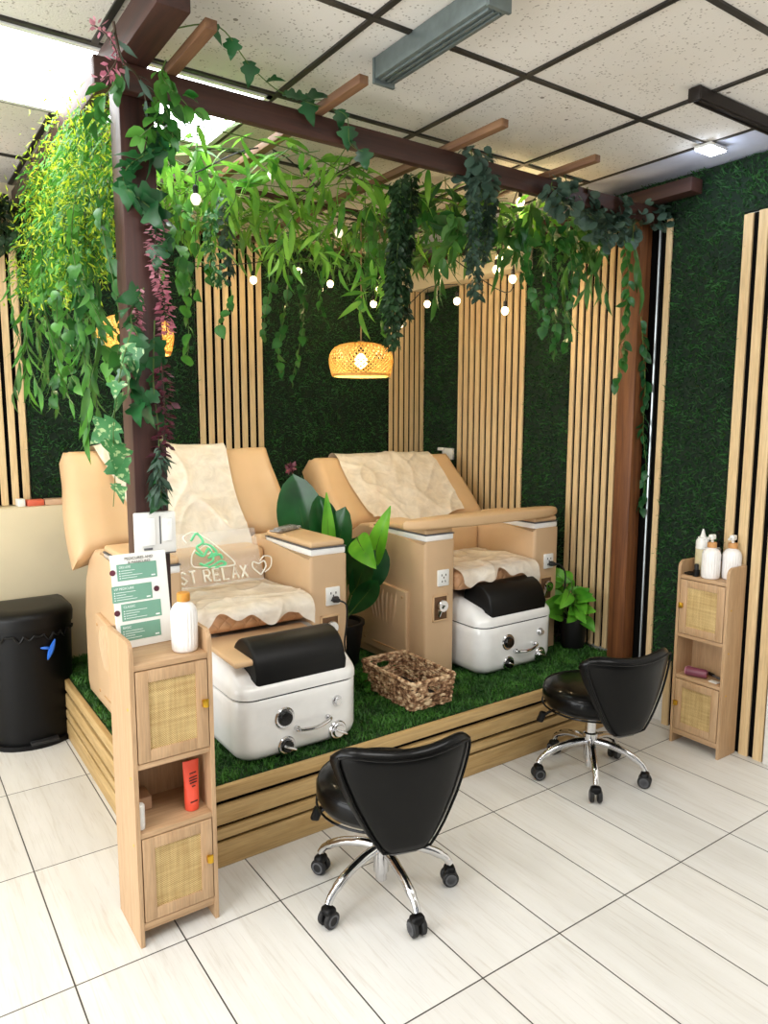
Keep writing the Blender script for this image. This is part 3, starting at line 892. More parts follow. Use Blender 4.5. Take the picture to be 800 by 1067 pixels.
# ------------------------------------------------------------------ rattan cabinets
def make_cabinet(loc, rz, label, W, D, H, hinge, z1=.335, z2=.325):
    t = thing('rattan_cabinet', label, 'cabinet', loc, rz)
    th = .013
    topz = H - .065
    for s in (-1, 1):
        bm = B()
        x0, x1 = sorted((s * W / 2, s * (W / 2 - th)))
        arc = [(.0, topz + .02)] + [(.03 - .03 * math.cos(a), H - .03 + .03 * math.sin(a)) for a in [PI / 2 * k / 6 for k in range(7)]]
        prism(bm, [(0, 0), (0, topz + .02)] + arc[1:] + [(D, H), (D, 0)], 0, x0, x1, .0012, 1)
        obj('side_panel', bm, 'cab_z', t)
    iw = W / 2 - th
    bm = B(); box2(bm, (-iw, D - .008, .06), (iw, D, H), .001); obj('back_panel', bm, 'cab_z', t)
    for z in (topz - .016, H * .592, H * .365, .055):
        bm = B(); box2(bm, (-iw, .002, z), (iw, D - .008, z + .016), .001); obj('shelf', bm, 'cab_x', t)
    for zb, zt in ((H * .592 + .019, topz - .019), (.074, H * .365 - .003)):
        dw = iw - .003
        fr = .034
        bm = B()
        box2(bm, (-dw, -.001, zb), (-dw + fr, .014, zt), .001); box2(bm, (dw - fr, -.001, zb), (dw, .014, zt), .001)
        box2(bm, (-dw + fr, -.001, zb), (dw - fr, .014, zb + fr), .001); box2(bm, (-dw + fr, -.001, zt - fr), (dw - fr, .014, zt), .001)
        d = obj('door', bm, 'cab_z', t)
        bm = B(); box2(bm, (-dw + fr, .004, zb + fr), (dw - fr, .008, zt - fr)); obj('rattan_panel', bm, 'rattan_web', d, 0)
        bm = B(); hx = hinge * (dw - .014); zm = (zb + zt) / 2 + .005
        box(bm, (hx, -.008, zm), (.011, .012, .022), .002); box(bm, (hx + hinge * .006, -.012, zm), (.012, .006, .026), .002)
        obj('handle', bm, 'brass', d)
    bm = B(); box2(bm, (-iw, .006, .045), (iw, .016, .056)); obj('plinth_rail', bm, 'cab_x', t)
    bm = B()
    for s in (-1, 1):
        for z in (.3, .5, .7): lathe(bm, [(.001, 0), (.0045, 0), (.0035, s * .0012), (.001, s * .0014)], (s * W / 2, .03, z * H / .895), 8, axis='x')
    obj('screw_caps', bm, 'brass', t)
    return t
CL = (.640, 1.945, 0)
cabL = make_cabinet(CL, 0, 'narrow rattan door cabinet in front of the platform corner, menu card on top', .235, .21, .895, 1)
CR = (2.962, 1.775, 0)
cabR = make_cabinet(CR, -PI / 2, 'narrow rattan door cabinet against the far grass wall, pump bottles on top', .243, .135, .862, -1)
TL, TR = .895 - .065 + .001, .862 - .065 + .001

def bottle(name, label, loc, r, h, cap, kind, group=None):
    global rib_n
    t = thing(name, label, 'bottle', loc)
    rib_n = 22
    bm = B()
    rb = lambda z: .035 if .012 * 1 < z < h * .74 else 0
    lathe(bm, [(.001, 0), (r * .9, 0), (r, .006), (r, h * .2), (r, h * .5), (r, h * .72), (r * .93, h * .8), (r * .7, h * .87), (r * .46, h * .9), (r * .44, h * .93)], (0, 0, 0), 88, rib=rb)
    obj('body', bm, 'white_ceramic', t, 60)
    bm = B(); lathe(bm, [(.001, h * .92), (r * .5, h * .92), (r * .52, h * .93), (r * .52, h * 1.06), (r * .46, h * 1.075), (.001, h * 1.075)], n=24); obj('cap', bm, cap, t)
    if kind == 'pump':
        bm = B(); lathe(bm, [(.006, h * 1.07), (.006, h * 1.2), (.001, h * 1.2)], n=12)
        box(bm, (-.008, -.004, h * 1.235), (.034, .02, .024), .006, 3); tube(bm, [(-.02, -.004, h * 1.24), (-.036, -.004, h * 1.235), (-.044, -.004, h * 1.2)], .0045, 8)
        obj('pump', bm, 'white_plastic', t)
    return t
bottle('lotion_bottle', 'white ribbed bottle with amber cap beside the menu card', (.700, 2.005, TL), .0365, .158, 'amber_cap', 'cap')
bottle('pump_bottle', 'white ribbed pump bottle in front on the far cabinet', (3.002, 1.765, TR), .038, .15, 'bamboo_cap', 'pump')
bottle('pump_bottle', 'white ribbed pump bottle behind on the far cabinet, by slats', (3.06, 1.703, TR), .038, .15, 'bamboo_cap', 'pump')
t = thing('squeeze_bottle', 'tall clear squeeze bottle of cream liquid on the far cabinet', 'bottle', (3.055, 1.842, TR))
bm = B(); lathe(bm, [(.001, 0), (.027, 0), (.029, .006), (.029, .115), (.001, .115)], n=24); obj('liquid', bm, 'cream_liquid', t)
bm = B(); lathe(bm, [(.029, .116), (.029, .15), (.026, .158), (.022, .16), (.022, .168), (.012, .172), (.006, .196), (.003, .206), (.001, .206)], n=24); obj('nozzle_cap', bm, 'white_plastic', t)
t = thing('nail_polish', 'tiny black bottle at the front of the far cabinet top', 'bottle', (2.985, 1.822, TR))
bm = B(); lathe(bm, [(.001, 0), (.014, 0), (.014, .026), (.011, .03), (.001, .03)], n=18); obj('glass', bm, 'black_plastic', t)
bm = B(); lathe(bm, [(.009, .03), (.0095, .05), (.008, .056), (.001, .056)], n=16); obj('cap', bm, 'rubber', t)
t = thing('spray_bottle', 'slim clear bottle with dark pump standing behind the squeeze bottle', 'bottle', (3.083, 1.785, TR))
bm = B(); lathe(bm, [(.001, 0), (.013, 0), (.014, .004), (.014, .12), (.008, .13), (.001, .13)], n=18); obj('body', bm, 'clear_grey', t)
bm = B(); lathe(bm, [(.009, .128), (.009, .155), (.004, .158), (.004, .19), (.001, .19)], n=14); box(bm, (-.006, 0, .196), (.026, .012, .014), .004); obj('pump', bm, 'black_plastic', t)
bm = B(); lathe(bm, [(.001, .0), (.03, .0), (.032, .005), (.03, .007), (.001, .005)], n=24)
tag(obj('round_tray', bm, 'black_plastic', loc=(3.01, 1.86, TR)), 'small dark round dish on top of the far cabinet', 'dish')
# things on the open shelves
SL = .895 * .365 + .017
SR = .862 * .365 + .017
def tube_prod(name, label, loc, r, h, mat, tilt=0):
    t = thing(name, label, 'tube', loc)
    bm = B()
    n = 20; secs = [(0, 1, 1), (.03, 1, 1), (.5, 1.02, .7), (.92, 1.12, .14), (1, 1.12, .1)]
    rings = [[bm.verts.new((r * a * math.cos(2 * PI * i / n), r * b * math.sin(2 * PI * i / n), .018 + z * (h - .018))) for i in range(n)] for z, a, b in secs]
    for A, Bq in zip(rings, rings[1:]):
        for i in range(n): bm.faces.new((A[i], A[(i + 1) % n], Bq[(i + 1) % n], Bq[i]))
    bm.faces.new(rings[0][::-1]); bm.faces.new(rings[-1])
    obj('body', bm, mat, t)
    bm = B(); lathe(bm, [(.001, 0), (r * .92, 0), (r * .96, .003), (r * .96, .018), (.001, .018)], n=24); obj('cap', bm, mat, t)
    return t
t = tube_prod('lotion_tube', 'coral red squeeze tube on the open shelf of the near cabinet', (.703, 2.0, SL), .0215, .15, 'coral')
bm = B()
for k, (w, z) in enumerate(((.02, .118), (.024, .105), (.024, .097), (.022, .089), (.01, .078), (.022, .03))):
    box(bm, (.0, -.0205 + .0065 * max(0, (z - .075) / .075), z), (w, .002, .0032), 0, rot=(.16, -.12, 0))
obj('print', bm, 'ink', t)
bm = B(); lathe(bm, [(.001, 0), (.011, 0), (.012, .01), (.012, .07), (.008, .075), (.001, .075)], n=18); o = obj('white_tube', bm, 'white_plastic', loc=(.545, 1.975, SL)); tag(o, 'small white tube standing at the side of the near cabinet shelf', 'tube')
bm = B(); box(bm, (0, 0, .02), (.06, .07, .04), .003); tag(obj('small_box', bm, 'kraft', loc=(.575, 2.10, SL)), 'small dim kraft box at the back of the near cabinet shelf', 'box')
t = thing('hair_clipper', 'maroon and pink cylinder tool lying on the far cabinet shelf', 'tool', (3.0, 1.80, SR + .021), -PI / 2 + .3)
bm = B(); lathe(bm, [(.001, -.045), (.02, -.045), (.021, -.04), (.021, .035), (.017, .045), (.001, .045)], n=22, axis='x'); obj('body', bm, 'maroon', t)
bm = B(); lathe(bm, [(.001, -.05), (.017, -.05), (.019, -.043), (.001, -.043)], n=22, axis='x'); box(bm, (-.04, .024, .004), (.022, .02, .022), .004); obj('end_cap', bm, 'pink_plastic', t)
t = thing('nail_file', 'dark slim file lying behind the maroon tool on far cabinet', 'tool', (3.05, 1.72, SR), 1.2)
bm = B(); box(bm, (0, 0, .006), (.09, .014, .006), .002); obj('blade', bm, 'grey_plastic', t)
bm = B(); box(bm, (.06, 0, .007), (.04, .016, .01), .003); obj('handle', bm, 'black_plastic', t)
bm = B(); box(bm, (0, 0, .0025), (.03, .04, .004), .001); tag(obj('paper_card', bm, 'paper', loc=(3.0, 1.715, SR)), 'small white card lying on the far cabinet shelf', 'card')

# ------------------------------------------------------------------ menu card on the near cabinet
mc = thing('menu_card', 'white menu card with green text boxes leaning on the near cabinet', 'sign', (.622, 2.112, TL), 0)
mc.rotation_euler = (math.radians(-8), 0, math.radians(4))
CW, CHT = .165, .275
bm = B(); box2(bm, (-CW / 2, 0, 0), (CW / 2, .005, CHT), .001); obj('card', bm, 'paper', mc, 0)
boxes = [(-.02 + .012, .198, .118, .048), (-.028, .136, .118, .048), (-.005, .08, .118, .05), (-.012, .022, .118, .048)]
for k, (cx, z0, w, h) in enumerate(boxes):
    bm = B(); box2(bm, (cx - w / 2, -.0012, z0), (cx + w / 2, 0, z0 + h)); bx = obj('text_box', bm, 'menu_green', mc, 0)
    bm = B()
    for r_ in range(4):
        box2(bm, (cx - w / 2 + .006, -.0018, z0 + .006 + r_ * .007), (cx - w / 2 + .009, -.0012, z0 + .009 + r_ * .007))
        box2(bm, (cx - w / 2 + .012, -.0018, z0 + .0068 + r_ * .007), (cx - w / 2 + .012 + .045 + .018 * math.sin(r_ * 2 + k), -.0012, z0 + .0082 + r_ * .007))
    box2(bm, (cx + w / 2 - .018, -.0018, z0 + .005), (cx + w / 2 - .006, -.0012, z0 + .009))
    obj('small_print', bm, 'menu_white', bx, 0)
    if k != 3:
        bm = B(); lathe(bm, [(.001, -.0015), (.0085, -.0015), (.0085, 0)], ((cx - w / 2 - .013) if k != 1 else (cx + w / 2 + .014), 0, z0 + .026), 18, axis='y'); obj('photo_dot', bm, 'petal_plum', mc)
def text(name, body, size, loc, mat, parent, align='LEFT'):
    cu = bpy.data.curves.new(name, 'FONT'); cu.body = body; cu.size = size; cu.align_x = align; cu.extrude = .0004
    o = bpy.data.objects.new(name, cu); cu.materials.append(MATS[mat]); col.objects.link(o)
    bpy.context.view_layer.update()
    me = bpy.data.meshes.new_from_object(o.evaluated_get(bpy.context.evaluated_depsgraph_get()))
    bpy.data.objects.remove(o); bpy.data.curves.remove(cu)
    me.materials.clear()
    o = link(name, me, mat, parent, loc); o.rotation_euler = (PI / 2, 0, 0)
    return o
text('heading', 'PEDICURES AND', .0115, (0, -.0012, .263 - .006), 'menu_text', mc, 'CENTER')
text('heading', '& MANICURES', .0105, (0, -.0012, .2455 - .0), 'menu_text', mc, 'CENTER')
for (cx, z0, w, h), s in zip(boxes, ('DELUXE', 'VIP PEDICURE', 'CLASSIC', 'BASIC')):
    text('box_title', s, .0095, (cx - w / 2 + .006, -.0014, z0 + h - .012), 'menu_white', mc)

# switch box on the front corner post
sw = thing('switch_box', 'white double switch plate mounted on the front corner post', 'switch', (.683, 2.199, 1.153))
bm = B(); box(bm, (0, -.012, 0), (.122, .024, .125), .004); obj('plate', bm, 'white_plastic', sw)
bm = B(); box(bm, (-.026, -.026, .005), (.045, .008, .085), .003); obj('rocker', bm, 'white_gloss', sw)
bm = B(); box(bm, (.034, -.026, .008), (.03, .008, .07), .003); box(bm, (.034, -.031, .03), (.006, .004, .006), .001); obj('rocker', bm, 'white_gloss', sw)
bm = B(); box(bm, (-.026, -.0255, -.047), (.026, .004, .006), .001); box(bm, (.012, -.0248, .008), (.004, .002, .085)); box(bm, (0, -.012, -.064), (.118, .02, .004)); obj('slot', bm, 'grey_plastic', sw)

# ------------------------------------------------------------------ rolling stools
def make_stool(loc, rz, base_rot, label):
    t = thing('rolling_stool', label, 'stool', loc, rz)
    # seat: thick saddle cushion
    bm = B(); n = 40
    prof = [(.001, .305), (.15, .305), (.185, .318), (.2, .345), (.2, .37), (.188, .393), (.16, .408), (.1, .414), (.001, .412)]
    lathe(bm, prof, n=n)
    for v in bm.verts:
        v.co.x *= 1.02
        if v.co.z > .36: v.co.z += .012 * (v.co.x / .2) ** 2 - .006 * max(0, v.co.y / .2)
    s = obj('seat', bm, 'black_leather', t, 80)
    bm = B(); tube(bm, [(.203 * math.cos(a), .199 * math.sin(a), .318) for a in [2 * PI * k / 40 for k in range(41)]], .004, 6); tube(bm, [(.196 * math.cos(a), .193 * math.sin(a), .39) for a in [2 * PI * k / 40 for k in range(41)]], .0035, 6)
    obj('piping', bm, 'black_leather', s)
    # backrest: shield shape, wide top, narrow rounded foot, wrapped round the seat
    bm = B()
    nu, nv = 24, 16
    def bp(u, v, d):
        hw = .212 * float(np.interp(v, (0, .02, .05, .1, .25, .5, .7, .85, .94, 1), (.17, .25, .32, .40, .56, .78, .92, 1.0, .99, .92)))
        x = hw * u
        top = .022 * (abs(u) ** 2) * (v ** 2) - (.03 * abs(u) ** 8 * max(0, (v - .8) / .2))
        z = .262 + .335 * v + top
        y = -.215 + .30 * x * x / .2 * (.5 + .5 * v) - .045 * v - d
        return Vector((x, y, z))
    grid = {}
    for side in (0, 1):
        for j in range(nv + 1):
            for i in range(nu + 1):
                u = -1 + 2 * i / nu; v = j / nv
                edge = max(abs(u) ** 6, max(0, (v - .8) / .2) ** 4, max(0, (.12 - v) / .12) ** 3)
                d = (.0 if side else .0)
                th = .024 * (1 - edge) + .004
                grid[side, i, j] = bm.verts.new(bp(u, v, th if side else -th))
    for side in (0, 1):
        for j in range(nv):
            for i in range(nu): bm.faces.new((grid[side, i, j], grid[side, i + 1, j], grid[side, i + 1, j + 1], grid[side, i, j + 1]))
    loop = [(i, 0) for i in range(nu)] + [(nu, j) for j in range(nv)] + [(i, nv) for i in range(nu, 0, -1)] + [(0, j) for j in range(nv, 0, -1)]
    for (a, b) in zip(loop, loop[1:] + loop[:1]): bm.faces.new((grid[0, a[0], a[1]], grid[0, b[0], b[1]], grid[1, b[0], b[1]], grid[1, a[0], a[1]]))
    bk = obj('backrest', bm, 'black_leather', t, 70)
    bm = B()
    per = [(-1 + 2 * k / 20, .97) for k in range(21)] + [(1, .97 - .9 * k / 14) for k in range(1, 15)] + [(1 - 2 * k / 8, .06) for k in range(1, 9)] + [(-1, .07 + .9 * k / 14) for k in range(1, 15)]
    tube(bm, [bp(u * .93, v * .95 + .012, .022) for u, v in per], .0045, 6)
    obj('piping', bm, 'black_leather', bk)
    bm = B()
    for k in range(6):
        p = bp(-.78 + .09 * k, .93, .022); lathe(bm, [(.001, -.003), (.0014, -.002), (.0018, 0)], p, 8, axis='y')
    obj('studs', bm, 'chrome', bk)
    bm = B(); box(bm, (0, -.205, .33), (.06, .012, .14), .004); box(bm, (0, -.11, .298), (.06, .2, .01), .003); obj('back_bracket', bm, 'black_plastic', t)
    # column
    bm = B(); lathe(bm, [(.025, .075), (.025, .16), (.03, .165), (.03, .19), (.022, .195), (.022, .29), (.001, .29)], n=22); lathe(bm, [(.018, .045), (.018, .08)], n=18); obj('column', bm, 'chrome', t)
    bm = B(); tube(bm, smooth_path([(-.05, .02, .298), (-.14, .06, .285), (-.18, .075, .262)], 5), .006, 8); box(bm, (-.19, .08, .255), (.03, .02, .05), .008, rot=(.2, .3, 0)); obj('lift_lever', bm, 'black_plastic', t)
    for k in range(5):
        a = base_rot + k * 2 * PI / 5
        ca, sa = math.cos(a), math.sin(a)
        P = lambda r, z: (r * ca, r * sa, z)
        bm = B(); tube(bm, smooth_path([P(.015, .155), P(.08, .150), (.15 * ca, .15 * sa, .13), P(.205, .098), P(.224, .072)], 6), [.0155] * 8 + [.0145] * 9 + [.012] * 8, 12); lg = obj('leg', bm, 'chrome', t, 60)
        bm = B()
        for s in (-1, 1):
            c0 = Vector(P(.224, .027)) + Vector((-sa, ca, 0)) * s * .0145
            vs = lathe(bm, [(.001, -.0085), (.022, -.0085), (.0265, -.005), (.0265, .005), (.022, .0085), (.001, .0085)], (0, 0, 0), 20, axis='x')
            M = Matrix.Translation(c0) @ Matrix.Rotation(a + PI / 2, 4, 'Z')
            for v in vs: v.co = M @ v.co
        cs = obj('caster', bm, 'rubber', lg)
        for s in (-1, 1):
            bm = B()
            c0 = Vector(P(.224, .027)) + Vector((-sa, ca, 0)) * s * .0235
            vs = lathe(bm, [(.014, -.001), (.019, -.001), (.019, .0015), (.014, .0015), (.014, -.001)], (0, 0, 0), 20, axis='x')
            M = Matrix.Translation(c0) @ Matrix.Rotation(a + PI / 2, 4, 'Z')
            for v in vs: v.co = M @ v.co
            obj('caster_ring', bm, 'grey_plastic', lg)
        bm = B(); c0 = P(.224, .05); box(bm, c0, (.036, .044, .03), .012, 3, rot=(0, 0, a)); obj('caster_hood', bm, 'black_plastic', lg)
    return t
make_stool((1.228, 1.765, 0), math.radians(-17), math.radians(-25 + 17), 'black leather rolling stool in front of the near foot basin')
make_stool((2.387, 1.893, 0), math.radians(-14), math.radians(10 + 14), 'black leather rolling stool in front of the far foot basin')

# ------------------------------------------------------------------ pedal bin
pb = thing('pedal_bin', 'black pedal bin against the back wall, blue film tag on front', 'bin', (.53, 3.67, 0))
def dshape(w, d, n=14):
    pts = [(w, d), (-w, d)]
    for k in range(n + 1):
        a = PI + PI * k / n
        pts.append((w * math.cos(a), -d * .25 + d * .9 * math.sin(a)))
    return pts
bm = B()
rings = []
for z, k in ((.02, .92), (.05, .93), (.55, 1.0), (.56, 1.0)):
    rings.append([bm.verts.new((x * k, y * k, z)) for x, y in dshape(.185, .165)])
n = len(rings[0])
for a, b in zip(rings, rings[1:]):
    for i in range(n): bm.faces.new((a[i], a[(i + 1) % n], b[(i + 1) % n], b[i]))
bm.faces.new(rings[0][::-1]); bm.faces.new(rings[-1])
obj('body', bm, 'black_plastic', pb, 50)
bm = B(); rings = []
for z, k in ((.555, 1.03), (.60, 1.05), (.615, 1.03), (.63, .9), (.634, .6)):
    rings.append([bm.verts.new((x * k, y * k, z)) for x, y in dshape(.185, .165)])
for a, b in zip(rings, rings[1:]):
    for i in range(n): bm.faces.new((a[i], a[(i + 1) % n], b[(i + 1) % n], b[i]))
bm.faces.new(rings[0][::-1]); bm.faces.new(rings[-1])
obj('lid', bm, 'grey_plastic' if False else 'black_vinyl', pb, 50)
bm = B(); prism(bm, dshape(.188, .168), 2, 0, .022); obj('base_ring', bm, 'black_plastic', pb, 50)
bm = B(); box(bm, (.02, -.18, .03), (.12, .05, .015), .005); obj('pedal', bm, 'rubber', pb)
bm = B()
pts = dshape(.188, .168)
for k in range(3, len(pts) - 2):
    a = Vector((*pts[k], .53)); b = Vector((*pts[k + 1], .53)); m_ = (a + b) / 2
    tube(bm, smooth_path([a, m_ + Vector((0, -.004, rnd.uniform(-.03, .0))), b], 4), .005, 5)
obj('bag_edge', bm, 'black_vinyl', pb)
bm = B(); tube(bm, smooth_path([(.085, -.19, .50), (.072, -.196, .47), (.06, -.197, .44), (.05, -.192, .41)], 5), [.002 + .010 * math.sin(PI * min(1, i / 15)) for i in range(16)], 6); tube(bm, smooth_path([(.066, -.196, .462), (.045, -.2, .468), (.022, -.195, .47)], 5), [.002 + .005 * math.sin(PI * i / 10) for i in range(11)], 6); obj('film_tag', bm, 'blue_film', pb)

# things lying on the wall ledge
def ledge_item(name, label, x, y, s, mat, rz, z=0, extra=None):
    bm = B(); box(bm, (0, 0, s[2] / 2), s, .002); o = obj(name, bm, mat, loc=(x, y, 1.066 + z)); o.rotation_euler = (0, 0, rz); return tag(o, label, 'box')
ledge_item('small_box', 'small white box at the end of the wall ledge above the bin', .572, 3.92, (.03, .06, .036), 'white_plastic', .1)
ledge_item('small_box', 'red and white carton lying on the wall ledge above the bin', .635, 3.915, (.075, .05, .03), 'red_paper', .12)
ledge_item('flat_box', 'flat tan carton on the wall ledge behind the near chair', .77, 3.92, (.18, .07, .028), 'kraft', -.05)
# white wall socket in corner behind far chair
t = thing('wall_socket', 'white socket box on the grass strip in the corner', 'outlet', (X_WALL - .024, 3.70, 1.265))
bm = B(); box(bm, (-.012, 0, 0), (.024, .10, .075), .004); obj('plate', bm, 'white_plastic', t)
bm = B(); box(bm, (-.025, .02, .01), (.004, .02, .03), .001); box(bm, (-.03, .05, .03), (.02, .05, .02), .004, rot=(0, 0, .3)); obj('receptacle', bm, 'white_plastic', t)

# ------------------------------------------------------------------ woven basket
bk = thing('woven_basket', 'brown woven basket on the grass between the two chairs', 'basket', (1.86, 2.475, PZ + .008))
def rrect(w, d, r, n=4, step=.012):
    pts = []
    for cx, cy, a0 in ((w - r, -d + r, -PI / 2), (w - r, d - r, 0), (-w + r, d - r, PI / 2), (-w + r, -d + r, PI)):
        for k in range(n + 1): pts.append(Vector((cx + r * math.cos(a0 + k * PI / 2 / n), cy + r * math.sin(a0 + k * PI / 2 / n), 0)))
    pts.append(pts[0].copy())
    out = []
    for a, b in zip(pts, pts[1:]):
        k = max(1, int((b - a).length / step))
        for i in range(k): out.append(a.lerp(b, i / k))
    return out
bm = B()
HB = .118
for row in range(11):
    z = .007 + row * .0104
    P = rrect(.105 + .01 * z / HB, .178 + .012 * z / HB, .018)
    ring = []
    for i, p in enumerate(P):
        nrm = Vector((p.x / .105 ** 2 * .105, p.y / .178 ** 2 * .178, 0)).normalized() if False else Vector((p.x, p.y, 0)).normalized()
        ph = (i + row * 2.0) * 2 * PI / 4.0
        ring.append(Vector((p.x, p.y, z + .0025 * math.sin(ph / 2 + row))) + nrm * .0045 * math.sin(ph))
    segs = []; cur = []
    for q in ring + ring[:1]:
        hole = row in (6, 7, 8) and abs(q.x) < .036 and abs(q.y) > .15
        if hole:
            if len(cur) > 1: segs.append(cur)
            cur = []
        else: cur.append(q)
    if len(cur) > 1: segs.append(cur)
    for s_ in segs: tube(bm, s_, .0062, 6)
obj('weave', bm, 'basket_fibre', bk)
bm = B(); P = rrect(.117, .191, .02); tube(bm, [Vector((p.x, p.y, HB + .004 + .0015 * math.sin(i * 1.7))) for i, p in enumerate(P + P[:1])], .0095, 8); obj('rim', bm, 'basket_fibre', bk)
for s in (-1, 1):
    bm = B(); tube(bm, smooth_path([(-.042, s * .187, .095), (-.03, s * .19, .066), (.03, s * .19, .066), (.042, s * .187, .095)], 6), .006, 8)
    obj('handle_hole', bm, 'basket_fibre', bk)
bm = B(); box2(bm, (-.1, -.172, .002), (.1, .172, .01)); obj('bottom', bm, 'soil', bk, 0)

# ------------------------------------------------------------------ leaves
def leaf_base(kind):
    prof = {
        'heart': ([(-.08, .12), (.0, .30), (.15, .42), (.35, .44), (.6, .31), (.82, .13), (1, 0)], .18, .35),
        'lance': ([(0, .02), (.15, .075), (.4, .105), (.7, .075), (1, 0)], .25, .45),
        'small': ([(0, .06), (.3, .30), (.65, .26), (1, 0)], .25, .2),
        'round': ([(0, .1), (.2, .38), (.5, .48), (.8, .36), (1, 0)], .1, .15),
        'ivy': ([(-.12, .16), (-.02, .40), (.08, .30), (.22, .56), (.36, .50), (.46, .28), (.66, .22), (1, 0)], .22, .3),
        'oval': ([(0, .05), (.15, .22), (.4, .31), (.7, .24), (.9, .1), (1, 0)], .2, .4),
        'petal': ([(0, .1), (.5, .35), (1, .05)], .3, -.3),
        'needle': ([(0, .05), (.5, .13), (1, 0)], .2, .3),
    }[kind]
    rows, fold, curl = prof
    V = []; F = []
    for t_, w in rows:
        z = -curl * t_ * t_
        V += [(-w, t_, z + fold * w), (0, t_, z), (w, t_, z + fold * w)]
    for k in range(len(rows) - 1):
        a = 3 * k
        for (i, j) in ((0, 1), (1, 2)):
            F.append((a + i, a + j, a + 3 + j)); F.append((a + i, a + 3 + j, a + 3 + i))
    return np.array(V), np.array(F)
LEAF = {k: leaf_base(k) for k in ('heart', 'lance', 'small', 'round', 'ivy', 'oval', 'petal', 'needle')}
class Leaves:
    def __init__(self): self.p = []
    def add(self, o, d, n, s): self.p.append((*o, *d, *n, s))
    def build(self, name, kind, mat, parent):
        if not self.p: return None
        A = np.array(self.p); o, d, n, s = A[:, 0:3], A[:, 3:6], A[:, 6:9], A[:, 9]
        d = d / np.linalg.norm(d, axis=1)[:, None]
        x = np.cross(d, n); x /= (np.linalg.norm(x, axis=1)[:, None] + 1e-9)
        z = np.cross(x, d)
        V, F = LEAF[kind]
        W = o[:, None, :] + s[:, None, None] * (V[None, :, 0:1] * x[:, None] + V[None, :, 1:2] * d[:, None] + V[None, :, 2:3] * z[:, None])
        T = (np.arange(len(A)) * len(V))[:, None, None] + F[None]
        return fast_mesh(name, W.reshape(-1, 3), T.reshape(-1, 3), mat, parent)
def rv(r=1.0): return Vector((rnd.gauss(0, r), rnd.gauss(0, r), rnd.gauss(0, r)))
def vine(name, label, path, kind, mat, size, step, per=1, spread=.6, droop=.6, stem=.0022, stem_mat='stem_green', cat='vine', group=None, off=.0, extra=None, partname='leaves'):
    """stem along the path with leaves set alternately along it"""
    path = [Vector(p) for p in path]
    base = path[0]
    t = thing(name, label, cat, base, 0, group)
    L = [p - base for p in path]
    bm = B(); tube(bm, L, [stem * (1 - .5 * i / len(L)) for i in range(len(L))], 5); obj('stem', bm, stem_mat, t)
    lv = Leaves(); acc = 0; side = 1
    for a, b in zip(L, L[1:]):
        sg_ = b - a; ln = sg_.length
        if ln < 1e-6: continue
        tg = sg_ / ln; pos = step - acc
        while pos < ln:
            p = a + tg * pos
            for k in range(per):
                out = rv(); out -= tg * out.dot(tg); out.normalize()
                d = out * spread + tg * .55 + Vector((0, 0, -droop)) * rnd.uniform(.4, 1.2)
                n = Vector((0, 0, 1)) * .8 + rv(.55) - tg * .2
                lv.add(p + out * off * rnd.random(), d, n, size * rnd.uniform(.65, 1.25))
            pos += step * rnd.uniform(.7, 1.3)
        acc = ln - (pos - step)
        acc = max(0, min(step * .9, acc))
    lv.build(partname, kind, mat, t)
    if extra: extra(t, L)
    return t
def hang(p, length, sway=.06, n=7, drift=(0, 0)):
    p = Vector(p); out = []
    ph = rnd.uniform(0, 6.28)
    for i in range(n + 1):
        k = i / n
        out.append(p + Vector((sway * math.sin(ph + 3 * k) * k + drift[0] * k, sway * math.cos(ph * 1.7 + 2.6 * k) * k + drift[1] * k, -length * k)))
    return smooth_path(out, 4)
def drape(a, b, sag=.06, wob=.05, n=7):
    a, b = Vector(a), Vector(b); out = []
    for i in range(n + 1):
        k = i / n
        q = a.lerp(b, k) + Vector((rnd.gauss(0, wob), rnd.gauss(0, wob), rnd.gauss(0, wob * .5))) - Vector((0, 0, sag * math.sin(PI * k)))
        out.append(q)
    return smooth_path(out, 4)

# bright bamboo-leaf garlands laid over the roof
for i in range(20):
    x0 = .72 + 2.25 * (i + .5) / 20 + rnd.uniform(-.05, .05)
    y0 = rnd.uniform(2.24, 2.55); y1 = rnd.uniform(3.2, 3.85)
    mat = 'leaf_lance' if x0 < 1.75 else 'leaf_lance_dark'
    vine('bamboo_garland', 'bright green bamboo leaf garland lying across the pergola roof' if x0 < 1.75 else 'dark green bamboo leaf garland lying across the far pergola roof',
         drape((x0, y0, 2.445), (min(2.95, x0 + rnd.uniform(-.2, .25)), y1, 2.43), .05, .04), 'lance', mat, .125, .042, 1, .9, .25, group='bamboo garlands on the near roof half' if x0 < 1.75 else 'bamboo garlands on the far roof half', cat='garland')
for i in range(10):
    y = 2.35 + 1.35 * i / 9
    x0 = rnd.uniform(.75, 1.0)
    vine('bamboo_garland', 'bamboo leaf garland lying crosswise over the pergola rafters', drape((x0, y, 2.44), (x0 + rnd.uniform(1.3, 1.9), y + rnd.uniform(-.2, .2), 2.43), .05, .05), 'lance', 'leaf_lance' if i < 7 else 'leaf_lance_dark', .12, .046, 1, .9, .3, group='bamboo garlands across the rafters', cat='garland')

